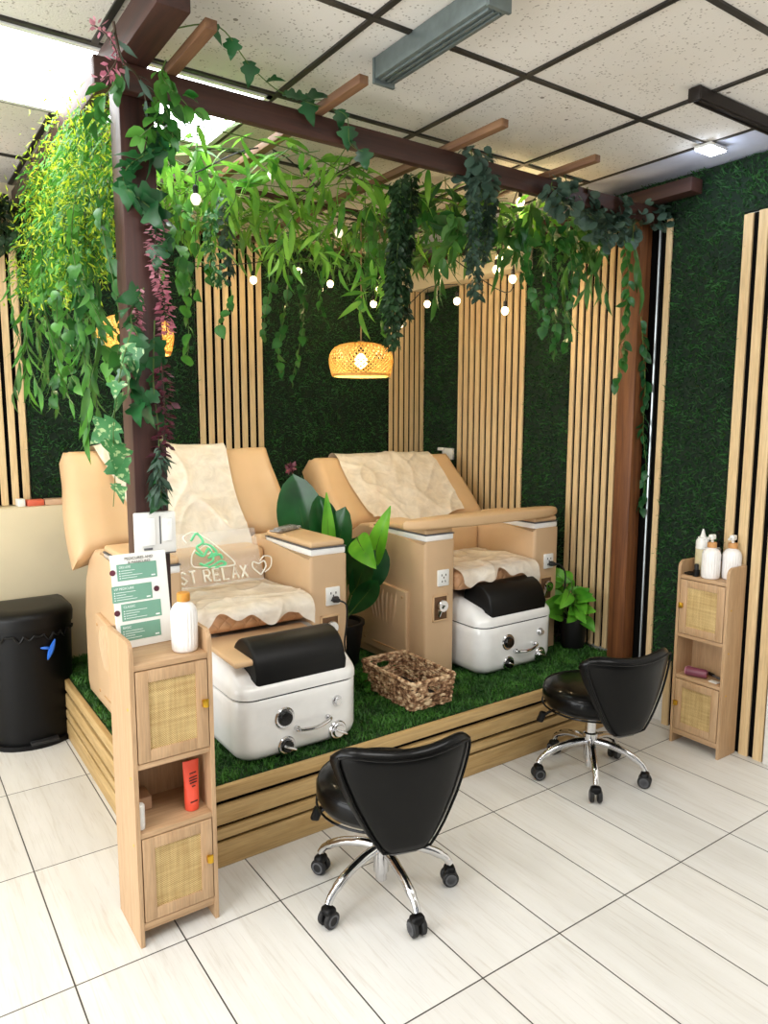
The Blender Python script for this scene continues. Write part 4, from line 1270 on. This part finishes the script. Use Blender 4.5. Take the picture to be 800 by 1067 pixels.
# yellow-green feathery bushes on the bin-side beam
def bush_extra(kind, mat, n, rx, rz, size, name):
    def f(t, L):
        lv = Leaves()
        for _ in range(n):
            p = rnd.choice(L) + Vector((rnd.gauss(0, rx), rnd.gauss(0, rx), rnd.gauss(0, rz)))
            lv.add(p, rv() + Vector((0, 0, -.3)), rv() + Vector((0, 0, .6)), size * rnd.uniform(.6, 1.3))
        lv.build(name, kind, mat, t)
    return f
for i in range(9):
    y = 2.36 + .105 * i
    vine('fern_bush', 'yellow green feathery bush hanging from the bin-side pergola beam', hang((.64 + rnd.uniform(-.05, .05), y, 2.44), .40 + .1 * rnd.random(), .05), 'needle', 'leaf_fern', .030, .0055, 8, .9, .4, off=.08, cat='hanging plant', group='feathery bushes on the bin-side beam',
         extra=bush_extra('needle', 'leaf_yellow', 560, .05, .05, .023, 'leaves'))
# dark foliage at the back end of the bin-side beam
for i, (x, y) in enumerate(((.42, 3.86), (.5, 3.9), (.58, 3.82), (.40, 3.8))):
    vine('dark_bush', 'dark leafy clump at the back wall top beyond the bushes', hang((x, y, 2.5), .2, .05), 'small', 'leaf_box', .045, .01, 6, .9, .3, off=.09, cat='hanging plant', group='dark clumps by the back wall top')
# pothos and long leaf vines on the left side
for i in range(13):
    y = 2.32 + .075 * i + rnd.uniform(-.02, .02)
    z = 2.16
    vine('pothos_vine', 'green heart leaf vine hanging low from the bin-side beam', hang((.60 + rnd.uniform(-.06, .08), y, z), rnd.uniform(.34, .66), .07), 'heart', 'leaf_pothos' if i % 3 else 'leaf_deep', .044, .030, 1, .8, .7, cat='vine', group='heart leaf vines on the bin-side beam')
for i in range(9):
    y = 2.45 + .15 * i
    vine('willow_vine', 'long narrow leaf vine hanging beyond the front corner post', hang((.58 + rnd.uniform(-.06, .05), y, 2.15), rnd.uniform(.4, .72), .06), 'lance', 'leaf_fern' if i % 2 else 'leaf_lance_dark', .10, .038, 1, .35, 1.3, cat='vine', group='narrow leaf vines at the left edge')
# vines hanging inside from the rear of the roof
for u, v, y, ln, m in ((222, 215, 2.7, .28, 'leaf_ivy_pale'), (232, 200, 2.75, .32, 'leaf_euca')):
    p = at_y(u, v, y)
    vine('variegated_vine', 'small pale leaf vine hanging under the roof beside front corner post', hang(p, ln, .03), 'small', m, .03, .010, 3, .9, .4, off=.02, cat='vine', group='pale small leaf vines by the front corner post')
for u, v, y, ln in ((300, 280, 3.3, .50), (312, 275, 3.35, .58), (285, 265, 3.2, .4), (340, 270, 3.6, .35), (240, 300, 3.0, .18)):
    vine('pothos_vine', 'hanging pothos vine in front of the dark grass back wall', hang(at_y(u, v, y), ln, .05), 'heart', 'leaf_deep', .05, .034, 1, .8, .7, cat='vine', group='pothos vines before the back grass wall')
for u, v, y, ln in ((380, 200, 2.7, .38), (388, 215, 2.75, .45), (372, 225, 2.9, .3), (395, 240, 3.0, .5)):
    vine('pothos_vine', 'green pothos vine hanging around the pendant lamp cord', hang(at_y(u, v, y), ln, .04), 'heart', 'leaf_pothos', .055, .034, 1, .8, .7, cat='vine', group='pothos vines by the pendant lamp')
for u, v, y, ln in ((180, 190, 2.6, .3), (195, 200, 2.7, .38), (205, 225, 2.8, .25), (188, 260, 2.6, .4), (172, 215, 2.5, .3)):
    vine('pothos_vine', 'bright heart leaf vine hanging just inside the front corner post', hang(at_y(u, v, y), ln, .04), 'heart', 'leaf_pothos', .05, .035, 1, .8, .6, cat='vine', group='bright vines inside the front corner post')
# dense dark strings
for k, (u, v, y, ln, m, lab) in enumerate(((417, 185, 2.28, .62, 'leaf_box', 'dense dark small leaf string hanging from the beam beside the pendant lamp'), (428, 180, 2.32, .55, 'leaf_box', 'dense dark small leaf string hanging from the beam beside the pendant lamp'), (410, 190, 2.34, .5, 'leaf_box', 'dense dark small leaf string hanging from the beam beside the pendant lamp'),
                                       (498, 170, 2.24, .52, 'leaf_euca', 'grey green leafy string hanging before the slat panel'), (508, 160, 2.28, .42, 'leaf_euca', 'grey green leafy string hanging before the slat panel'))):
    vine('leaf_string', lab, hang(at_y(u, v, y), ln, .025, drift=(0, 0)), 'small', m, .028, .0052, 4, 1.0, .3, off=.022, cat='vine', group='dark leaf strings' if m == 'leaf_box' else 'grey green leaf strings')
# eucalyptus tufts over the front beam
for k, (u, v, ln) in enumerate(((490, 152, .12), (500, 175, .1), (588, 182, .1), (612, 195, .14), (640, 205, .16), (662, 212, .14), (682, 205, .12), (575, 190, .1), (625, 215, .16))):
    y = 2.14 if u < 600 else 2.2
    vine('eucalyptus_tuft', 'grey green eucalyptus tuft lying over the front beam' if u < 520 else 'grey green eucalyptus tuft around the top of the wall-side post', hang(at_y(u, v, y), ln, .05), 'round', 'leaf_euca', .042, .012, 4, 1.0, .2, off=.05, cat='vine', group='eucalyptus tufts mid beam' if u < 520 else 'eucalyptus tufts at the wall-side post')
# right hand pothos
for u, v, y, ln in ((553, 225, 2.3, .42), (565, 220, 2.35, .52), (575, 230, 2.3, .6), (585, 240, 2.4, .55), (592, 225, 2.3, .4), (600, 215, 2.3, .3), (540, 225, 2.4, .3), (612, 220, 2.35, .35)):
    vine('pothos_vine', 'dark green pothos vine hanging before the slats by the wall-side post', hang(at_y(u, v, y), ln, .04), 'heart', 'leaf_deep', .046, .027, 1, .8, .7, cat='vine', group='pothos vines at the right side')
for u, v, y, ln in ((630, 220, 2.25, .35), (618, 235, 2.3, .3), (600, 250, 2.3, .35), (660, 235, 2.19, .3), (470, 200, 2.5, .35), (452, 210, 2.6, .4), (520, 210, 2.5, .3)):
    vine('willow_vine', 'dusty narrow leaf vine hanging near the wall-side post and front beam', hang(at_y(u, v, y), ln, .06), 'lance', 'leaf_lance_dark', .13, .05, 1, .45, 1.0, cat='vine', group='narrow leaf vines at the right')
# more leafy fill under the middle of the roof
for i in range(13):
    u = 440 + 14 * i; v = 200 + 3 * i + rnd.uniform(-12, 12)
    vine('leafy_spray', 'leafy green spray under the far half of the pergola roof', hang(at_y(u if u < 640 else 640, v, rnd.uniform(2.3, 2.55)), rnd.uniform(.10, .2), .08), 'oval', 'leaf_deep' if i % 2 else 'leaf_lance_dark', .07, .024, 2, .9, .4, off=.03, cat='vine', group='leafy sprays under the right roof half')
for i in range(12):
    vine('leafy_spray', 'bright leafy spray under the near half of the pergola roof', hang(at_y(185 + 20 * i, 165 + 9 * i + rnd.uniform(-10, 10), rnd.uniform(2.4, 3.0)), rnd.uniform(.12, .22), .1), 'lance', 'leaf_lance', .11, .03, 1, .9, .4, off=.02, cat='vine', group='leafy sprays under the left roof half')
# ivy laid along the front beam and reaching over the roof
vine('ivy_garland', 'ivy garland trailing along the top of the front beam', smooth_path([at_y(180, 30, 1.95), at_y(228, 28, 1.95), at_y(262, 70, 2.05), at_y(300, 100, 2.12), at_y(345, 105, 2.14)], 6), 'ivy', 'leaf_ivy', .066, .085, 1, .9, .4, cat='garland')
vine('ivy_garland', 'ivy garland hanging over the front beam beside the grey rail', smooth_path([at_y(290, 95, 2.13), at_y(330, 110, 2.13), at_y(360, 120, 2.12), at_y(365, 150, 2.12), at_y(385, 160, 2.12)], 6), 'ivy', 'leaf_ivy', .058, .055, 1, .9, .5, cat='garland')
# front corner post dressing
def post_wrap(n, z0, z1, r):
    out = []
    for i in range(n + 1):
        k = i / n
        a = -PI / 2 + .9 * math.sin(k * 9)
        out.append(Vector((.682 + r * math.cos(a), 2.245 + r * math.sin(a) - .03, z0 + (z1 - z0) * k)))
    return smooth_path(out, 4)
vine('ivy_vine', 'dark ivy climbing down the front of the front corner post', post_wrap(12, 2.36, 1.98, .07), 'ivy', 'leaf_ivy', .07, .018, 1, 1.1, .4, cat='vine')
vine('ivy_vine', 'pale edged ivy hanging halfway down the front corner post', smooth_path([at_y(138, 340, 2.14), at_y(128, 375, 2.14), at_y(122, 410, 2.13), at_y(118, 450, 2.14), at_y(120, 490, 2.14), at_y(118, 528, 2.15)], 5), 'ivy', 'leaf_ivy_pale', .08, .065, 1, .8, .5, cat='vine')
vine('ivy_vine', 'deep green ivy along the lower front corner post above the switch', smooth_path([(.70, 2.17, 1.78), (.69, 2.17, 1.6), (.70, 2.17, 1.45), (.69, 2.17, 1.32), (.70, 2.17, 1.24)], 5), 'ivy', 'leaf_ivy', .058, .06, 1, .8, .5, cat='vine')
vine('ivy_vine', 'glossy ivy over the middle of the front corner post beside the pendant', smooth_path([at_y(150, 300, 2.16), at_y(136, 330, 2.15), at_y(146, 360, 2.15), at_y(134, 395, 2.15), at_y(148, 430, 2.15)], 6), 'ivy', 'leaf_ivy', .075, .028, 1, 1.0, .5, cat='vine')
vine('twig_vine', 'bare brown twigs wound about the beam end above the menu card', smooth_path([at_y(118, 22, 1.95), at_y(126, 60, 1.98), at_y(140, 75, 2.03), at_y(150, 95, 2.12), at_y(154, 130, 2.16), at_y(150, 160, 2.17)], 6), 'needle', 'leaf_euca', .05, .02, 1, 1.0, .3, cat='vine', stem=.004, stem_mat='stem_brown')
vine('flower_string', 'pink flower string wound down the front corner post', smooth_path([(.72, 2.17, 2.08), (.71, 2.17, 1.95), (.73, 2.17, 1.85), (.735, 2.17, 1.74)], 6), 'petal', 'petal_pink', .017, .005, 4, 1.0, .1, off=.02, cat='vine', stem_mat='stem_brown', partname='flowers')
vine('flower_string', 'pink blossoms on the beam end above the front corner post', smooth_path([at_y(95, 25, 2.05), at_y(110, 35, 2.0), at_y(122, 60, 2.0), at_y(105, 85, 2.1)], 6), 'petal', 'petal_pink', .017, .012, 3, 1.0, .1, off=.02, cat='vine', stem_mat='stem_brown', partname='flowers')
vine('flower_string', 'small pink blossom cluster at the edge of the post', smooth_path([(.655, 2.165, 1.86), (.65, 2.16, 1.83), (.645, 2.165, 1.74)], 5), 'petal', 'petal_pink', .017, .007, 4, 1.0, .1, off=.012, cat='vine', stem_mat='stem_brown', partname='flowers')
vine('plum_string', 'plum coloured leaf string on the lower front corner post', smooth_path([(.715, 2.17, 1.66), (.72, 2.165, 1.55), (.715, 2.165, 1.45), (.70, 2.17, 1.38)], 6), 'petal', 'petal_plum', .024, .007, 3, 1.0, .2, off=.02, cat='vine', stem_mat='stem_brown')
vine('grass_tuft', 'thin grassy strand on the front corner post below plum leaves', smooth_path([(.70, 2.17, 1.42), (.695, 2.165, 1.33), (.70, 2.165, 1.25)], 6), 'needle', 'leaf_euca', .05, .007, 3, 1.0, .4, off=.01, cat='vine')
for i in range(4):
    a = rnd.uniform(-.3, .3)
    vine('leafy_spray', 'leafy spray gathered at the top of the front corner post', hang((.66 + rnd.uniform(-.07, .08), 2.12 + rnd.uniform(-.05, .03), 2.47 - .03 * i), .14, .06), 'oval', 'leaf_deep' if i % 2 else 'leaf_pothos', .055, .022, 2, .9, .3, off=.02, cat='vine', group='sprays at the top of the front corner post')
# right post dressing
for pts, lab, m in (([(655, 300), (652, 340), (648, 380), (640, 400)], 'small leaf vine on the lit side of the wall-side post', 'leaf_deep'), ([(668, 330), (672, 400), (670, 450), (673, 490), (668, 530)], 'dark small leaf vine on the shaded side of the wall-side post', 'leaf_ivy'), ([(650, 250), (655, 290), (650, 330)], 'leafy vine near the head of the wall-side post', 'leaf_deep')):
    vine('ivy_vine', lab, smooth_path([at_y(u, v, 2.19) for u, v in pts], 5), 'oval', m, .05, .018, 1, .9, .4, cat='vine')

# ------------------------------------------------------------------ string lights and pendants
def light_string(label, pts, drops, glow=0):
    t = thing('light_string', label, 'string lights', pts[0])
    b0 = Vector(pts[0])
    bm = B(); tube(bm, smooth_path([Vector(p) - b0 for p in pts], 6), .0028, 5); obj('wire', bm, 'wire_black', t)
    for i_, p in enumerate(drops):
        q = Vector(p) - b0
        if glow and i_ % 2 == 0:
            L_ = bpy.data.lights.new('bulb_light', 'POINT'); L_.energy = glow; L_.color = (1, .72, .38); L_.shadow_soft_size = .03
            lo_ = bpy.data.objects.new('bulb_light', L_); col.objects.link(lo_); lo_.location = Vector(p) - Vector((0, 0, .05))
        bm = B(); lathe(bm, [(.001, -.02), (.010, -.017), (.0175, -.006), (.019, .002), (.016, .013), (.008, .02), (.001, .021)], q, 16)
        bl = obj('bulb', bm, 'bulb_glow' if glow else 'bulb_dim', t, 80)
        bm = B(); lathe(bm, [(.009, .018), (.0095, .045), (.004, .05), (.001, .05)], q, 10); tube(bm, [q + Vector((0, 0, .048)), q + Vector((.005, 0, .085))], .002, 5); obj('socket', bm, 'wire_black', bl)
s1 = [at_y(u, v, y) for u, v, y in ((204, 208, 2.6), (284, 182, 2.6), (353, 243, 2.9))]
s2 = [at_y(u, v, y) for u, v, y in ((65, 298, 3.2), (189, 300, 3.2), (264, 292, 3.7), (311, 283, 3.7), (344, 296, 3.75), (394, 302, 3.7), (389, 317, 3.6), (417, 338, 3.5), (445, 317, 3.4), (476, 314, 3.1))]
s3 = [at_y(u, v, y) for u, v, y in ((542, 211, 2.5), (520, 270, 2.8), (517, 281, 2.75), (534, 291, 2.7), (526, 324, 2.75), (460, 279, 3.1))]
up = Vector((0, 0, .09))
light_string('string of dim pale round bulbs over the near roof half', [p + up for p in s1], s1)
light_string('string of glowing round bulbs along the back wall', [p + up for p in s2], s2, 1.2)
light_string('string of glowing round bulbs below the far roof half', [p + up for p in s3], s3, 2.5)

def pendant(loc, ztop, label, power):
    t = thing('pendant_lamp', label, 'pendant lamp', loc)
    H_, R_ = .155, .155
    prof = lambda k: (R_ * (1.0 - .12 * (1 - k) ** 3 - .98 * max(0, (k - .35) / .65) ** 3.0), H_ * (k ** 1.0) if k < .5 else H_ * (.5 + .5 * math.sin((k - .5) / .5 * PI / 2) ** .9))
    bm = B()
    ns = 38
    for fam in (1, -1):
        for i in range(ns):
            pts = []
            for k in range(13):
                q = k / 12 * .97
                r, h = prof(q)
                r = max(r, .012) + (.0012 if fam > 0 else -.0012)
                a = 2 * PI * i / ns + fam * q * 1.35
                pts.append((r * math.cos(a), r * math.sin(a), h))
            tube(bm, pts, .0036, 4, caps=False)
    for q in (0.0, .03):
        r, h = prof(q); tube(bm, [(r * math.cos(2 * PI * k / 36), r * math.sin(2 * PI * k / 36), h) for k in range(37)], .005, 6)
    sh = obj('woven_shade', bm, 'bamboo_weave', t, 60)
    bm = B(); lathe(bm, [(.001, .148), (.03, .15), (.028, .158), (.012, .165), (.001, .165)], n=18); obj('cap', bm, 'bamboo_cap', t)
    bm = B(); lathe(bm, [(.001, .035), (.02, .042), (.03, .062), (.027, .085), (.014, .105), (.001, .106)], n=18); obj('bulb', bm, 'lamp_glow', t, 80)
    bm = B(); tube(bm, [(0, 0, .16), (.002, 0, (ztop - loc[2]) * .6), (0, 0, ztop - loc[2])], .0035, 6); obj('hanging_cord', bm, 'cord_twine', t)
    bm = B(); tube(bm, [(0, 0, .105), (0, 0, .16)], .012, 10); obj('lamp_holder', bm, 'black_plastic', t)
    L = bpy.data.lights.new('pendant_glow', 'POINT'); L.energy = power; L.color = (1, .88, .64); L.shadow_soft_size = .03
    lo = bpy.data.objects.new('pendant_glow', L); col.objects.link(lo); lo.location = Vector(loc) + Vector((0, 0, .02))
    return t
pendant((1.962, 3.0, 1.70), 2.45, 'woven bamboo pendant lamp hanging before the dark grass wall', 5)
pendant((.935, 3.153, 1.765), 2.45, 'woven bamboo pendant lamp behind the front corner post', 5)

# ------------------------------------------------------------------ potted plants
def big_leaf(t, base, tip, width, mat, name='leaf', twist=0.0, arch=.1):
    base, tip = Vector(base), Vector(tip)
    d = tip - base; L = d.length; dn_ = d.normalized(); width *= 1.35
    cam_dir = Vector((-.6, -.8, .25))
    x = dn_.cross(cam_dir).normalized()
    x = Matrix.Rotation(twist, 3, dn_) @ x
    nrm = x.cross(dn_).normalized()
    n = 12; V = []; F = []
    for i in range(n + 1):
        k = i / n
        w = width * ((math.sin(PI * k ** 1.15) ** .6) if mat == 'leaf_big' else (math.sin(PI * k ** .8) ** .75) * (1 - .25 * k)) if 0 < k < 1 else .002
        c = base + d * k + nrm * arch * math.sin(PI * k) * L
        for j in range(-3, 4):
            q = j / 3
            V.append(c + x * q * w + nrm * (abs(q) * w * .28 + .006 * math.sin(k * 38) * abs(q)))
    for i in range(n):
        for j in range(6):
            a = i * 7 + j; F.append((a, a + 1, a + 8, a + 7))
    me = bpy.data.meshes.new(name); me.from_pydata([tuple(v) for v in V], [], F); me.update(); me.shade_smooth()
    o = link(name, me, mat, t)
    bm = B(); tube(bm, [base + nrm * -.002 + d * k + nrm * arch * math.sin(PI * k) * L for k in [i / 8 for i in range(9)]], [.005 * (1 - .8 * i / 8) for i in range(9)], 5); obj('midrib', bm, 'stem_green', o)
def pot(t, r, h):
    bm = B(); lathe(bm, [(.001, 0), (r * .75, 0), (r * .8, .01), (r, h), (r * 1.06, h), (r * 1.06, h + .015), (r * .92, h + .015), (r * .9, h - .01), (.001, h - .01)], n=28); obj('pot', bm, 'pot_black', t)
    bm = B(); lathe(bm, [(.001, h - .012), (r * .9, h - .012), (r * .9, h - .004), (.001, h - .002)], n=20); obj('soil', bm, 'soil', t)
PLc = Vector((1.83, 3.0, PZ + .008))
t = thing('potted_plant', 'large broad leaf potted plant standing between the two chairs', 'plant', PLc)
pot(t, .12, .2)
def pl(u, v, y): return at_y(u, v, y) - PLc
for (b, tp, w, m, tw, ar) in (((325, 590, 3.05), (305, 494, 3.1), .085, 'leaf_big', .1, .05), ((340, 585, 3.0), (331, 516, 3.0), .06, 'leaf_big', .5, .05), ((343, 590, 2.95), (340, 513, 2.95), .028, 'leaf_bright', .2, .05), ((352, 590, 2.95), (360, 528, 2.9), .055, 'leaf_big', -.4, .05),
                             ((388, 592, 2.85), (407, 527, 2.75), .04, 'leaf_bright', -.3, .08), ((372, 560, 2.85), (392, 593, 2.6), .05, 'leaf_bright', .2, .1), ((365, 620, 2.9), (402, 572, 2.8), .06, 'leaf_big', .3, .05), ((364, 640, 2.85), (394, 605, 2.7), .04, 'leaf_big', .1, -.1), ((370, 620, 2.9), (388, 575, 2.75), .06, 'leaf_big', -.5, .06), ((358, 610, 2.95), (372, 560, 2.9), .06, 'leaf_big', 0, .06)):
    bb, tt = pl(*b), pl(*tp)
    bm = B(); tube(bm, smooth_path([(rnd.uniform(-.03, .03), rnd.uniform(-.03, .03), .19), (bb.x * .4, bb.y * .4, max(.25, bb.z * .6)), tuple(bb)], 5), .006, 6); obj('stalk', bm, 'stem_green', t)
    big_leaf(t, bb, tt, w, m, twist=tw, arch=ar)
q = pl(303, 488, 3.12)
bm = B(); tube(bm, smooth_path([(0, 0, .19), (q.x * .5, q.y * .5, q.z * .6), tuple(q)], 5), .003, 5); obj('flower_stalk', bm, 'stem_brown', t)
lv = Leaves()
for _ in range(26): lv.add(q + rv(.008), rv() + Vector((0, 0, .5)), rv(), .03)
lv.build('flower', 'petal', 'petal_plum', t)
# lime leaf plant by the wall-side post
PRc = Vector((3.0, 2.52, PZ + .008))
t = thing('potted_plant', 'lime green leafy plant in dark pot beside the wall-side post', 'plant', PRc)
pot(t, .075, .15)
for i in range(26):
    a = 2 * PI * i / 13 + rnd.uniform(-.2, .2); r = rnd.uniform(.02, .055); h = rnd.uniform(.15, .37)
    b = Vector((r * math.cos(a) - .02, r * math.sin(a), h))
    out = Vector((math.cos(a), math.sin(a), 0))
    if out.x > .3: out.x *= .3
    tp = b + out * .12 + Vector((-.03, -.02, rnd.uniform(-.06, .07)))
    bm = B(); tube(bm, [(0, 0, .14), tuple(b * .7), tuple(b)], .003, 5); obj('stalk', bm, 'stem_green', t)
    big_leaf(t, b, tp, .03, 'leaf_lime', twist=rnd.uniform(-.6, .6), arch=.12)
# small fern tufts on the turf by the basket
p = at_y(383, 690, 2.62); p.z = PZ + .005
t = thing('fern_sprig', 'small green sprig on the grass beside the basket', 'plant', p)
lv = Leaves()
for i in range(60):
    q = Vector((rnd.gauss(0, .03), rnd.gauss(0, .03), rnd.uniform(.0, .07))); lv.add(q, rv() + Vector((0, 0, .6)), rv() + Vector((0, 0, .5)), .035)
lv.build('leaves', 'oval', 'leaf_pothos', t)
bm = B()
for i in range(5): tube(bm, [(0, 0, 0), (rnd.gauss(0, .02), rnd.gauss(0, .02), .07)], .0015, 4)
obj('stem', bm, 'stem_green', t)

# ------------------------------------------------------------------ lights
w = bpy.data.worlds.new('room_world'); scene.world = w; w.use_nodes = True
bg = w.node_tree.nodes['Background']; bg.inputs[0].default_value = (.95, .98, 1, 1); bg.inputs[1].default_value = .11
def area(name, loc, rot, sx, sy, power, color):
    L = bpy.data.lights.new(name, 'AREA'); L.shape = 'RECTANGLE'; L.size = sx; L.size_y = sy; L.energy = power; L.color = color
    o = bpy.data.objects.new(name, L); col.objects.link(o); o.location = loc; o.rotation_euler = rot
    return o
# shop-front glazing to the left and behind the viewer, and the room's other ceiling panels
area('storefront_daylight', (-3.0, 1.2, 1.5), (0, -PI / 2, 0), 2.4, 3.6, 180, (.965, .985, 1))
area('rear_window_daylight', (-.5, -3.0, 1.6), (PI / 2, 0, 0), 3.0, 2.2, 9, (.98, .99, 1))
area('ceiling_panel_light', (-.6, 1.2, 2.58), (0, 0, 0), 1.1, .55, 17, (1, .99, .975))
area('ceiling_panel_light', (.62, .6, 2.58), (0, 0, 0), 1.1, .55, 17, (1, .99, .975))
area('ceiling_panel_light', (2.1, .3, 2.58), (0, 0, 0), 1.1, .55, 14, (1, .99, .975))

scene.view_settings.view_transform = 'Standard'
scene.view_settings.look = 'None'
scene.view_settings.exposure = 0.15
scene.view_settings.gamma = 1.0
scene.view_settings.use_curve_mapping = False
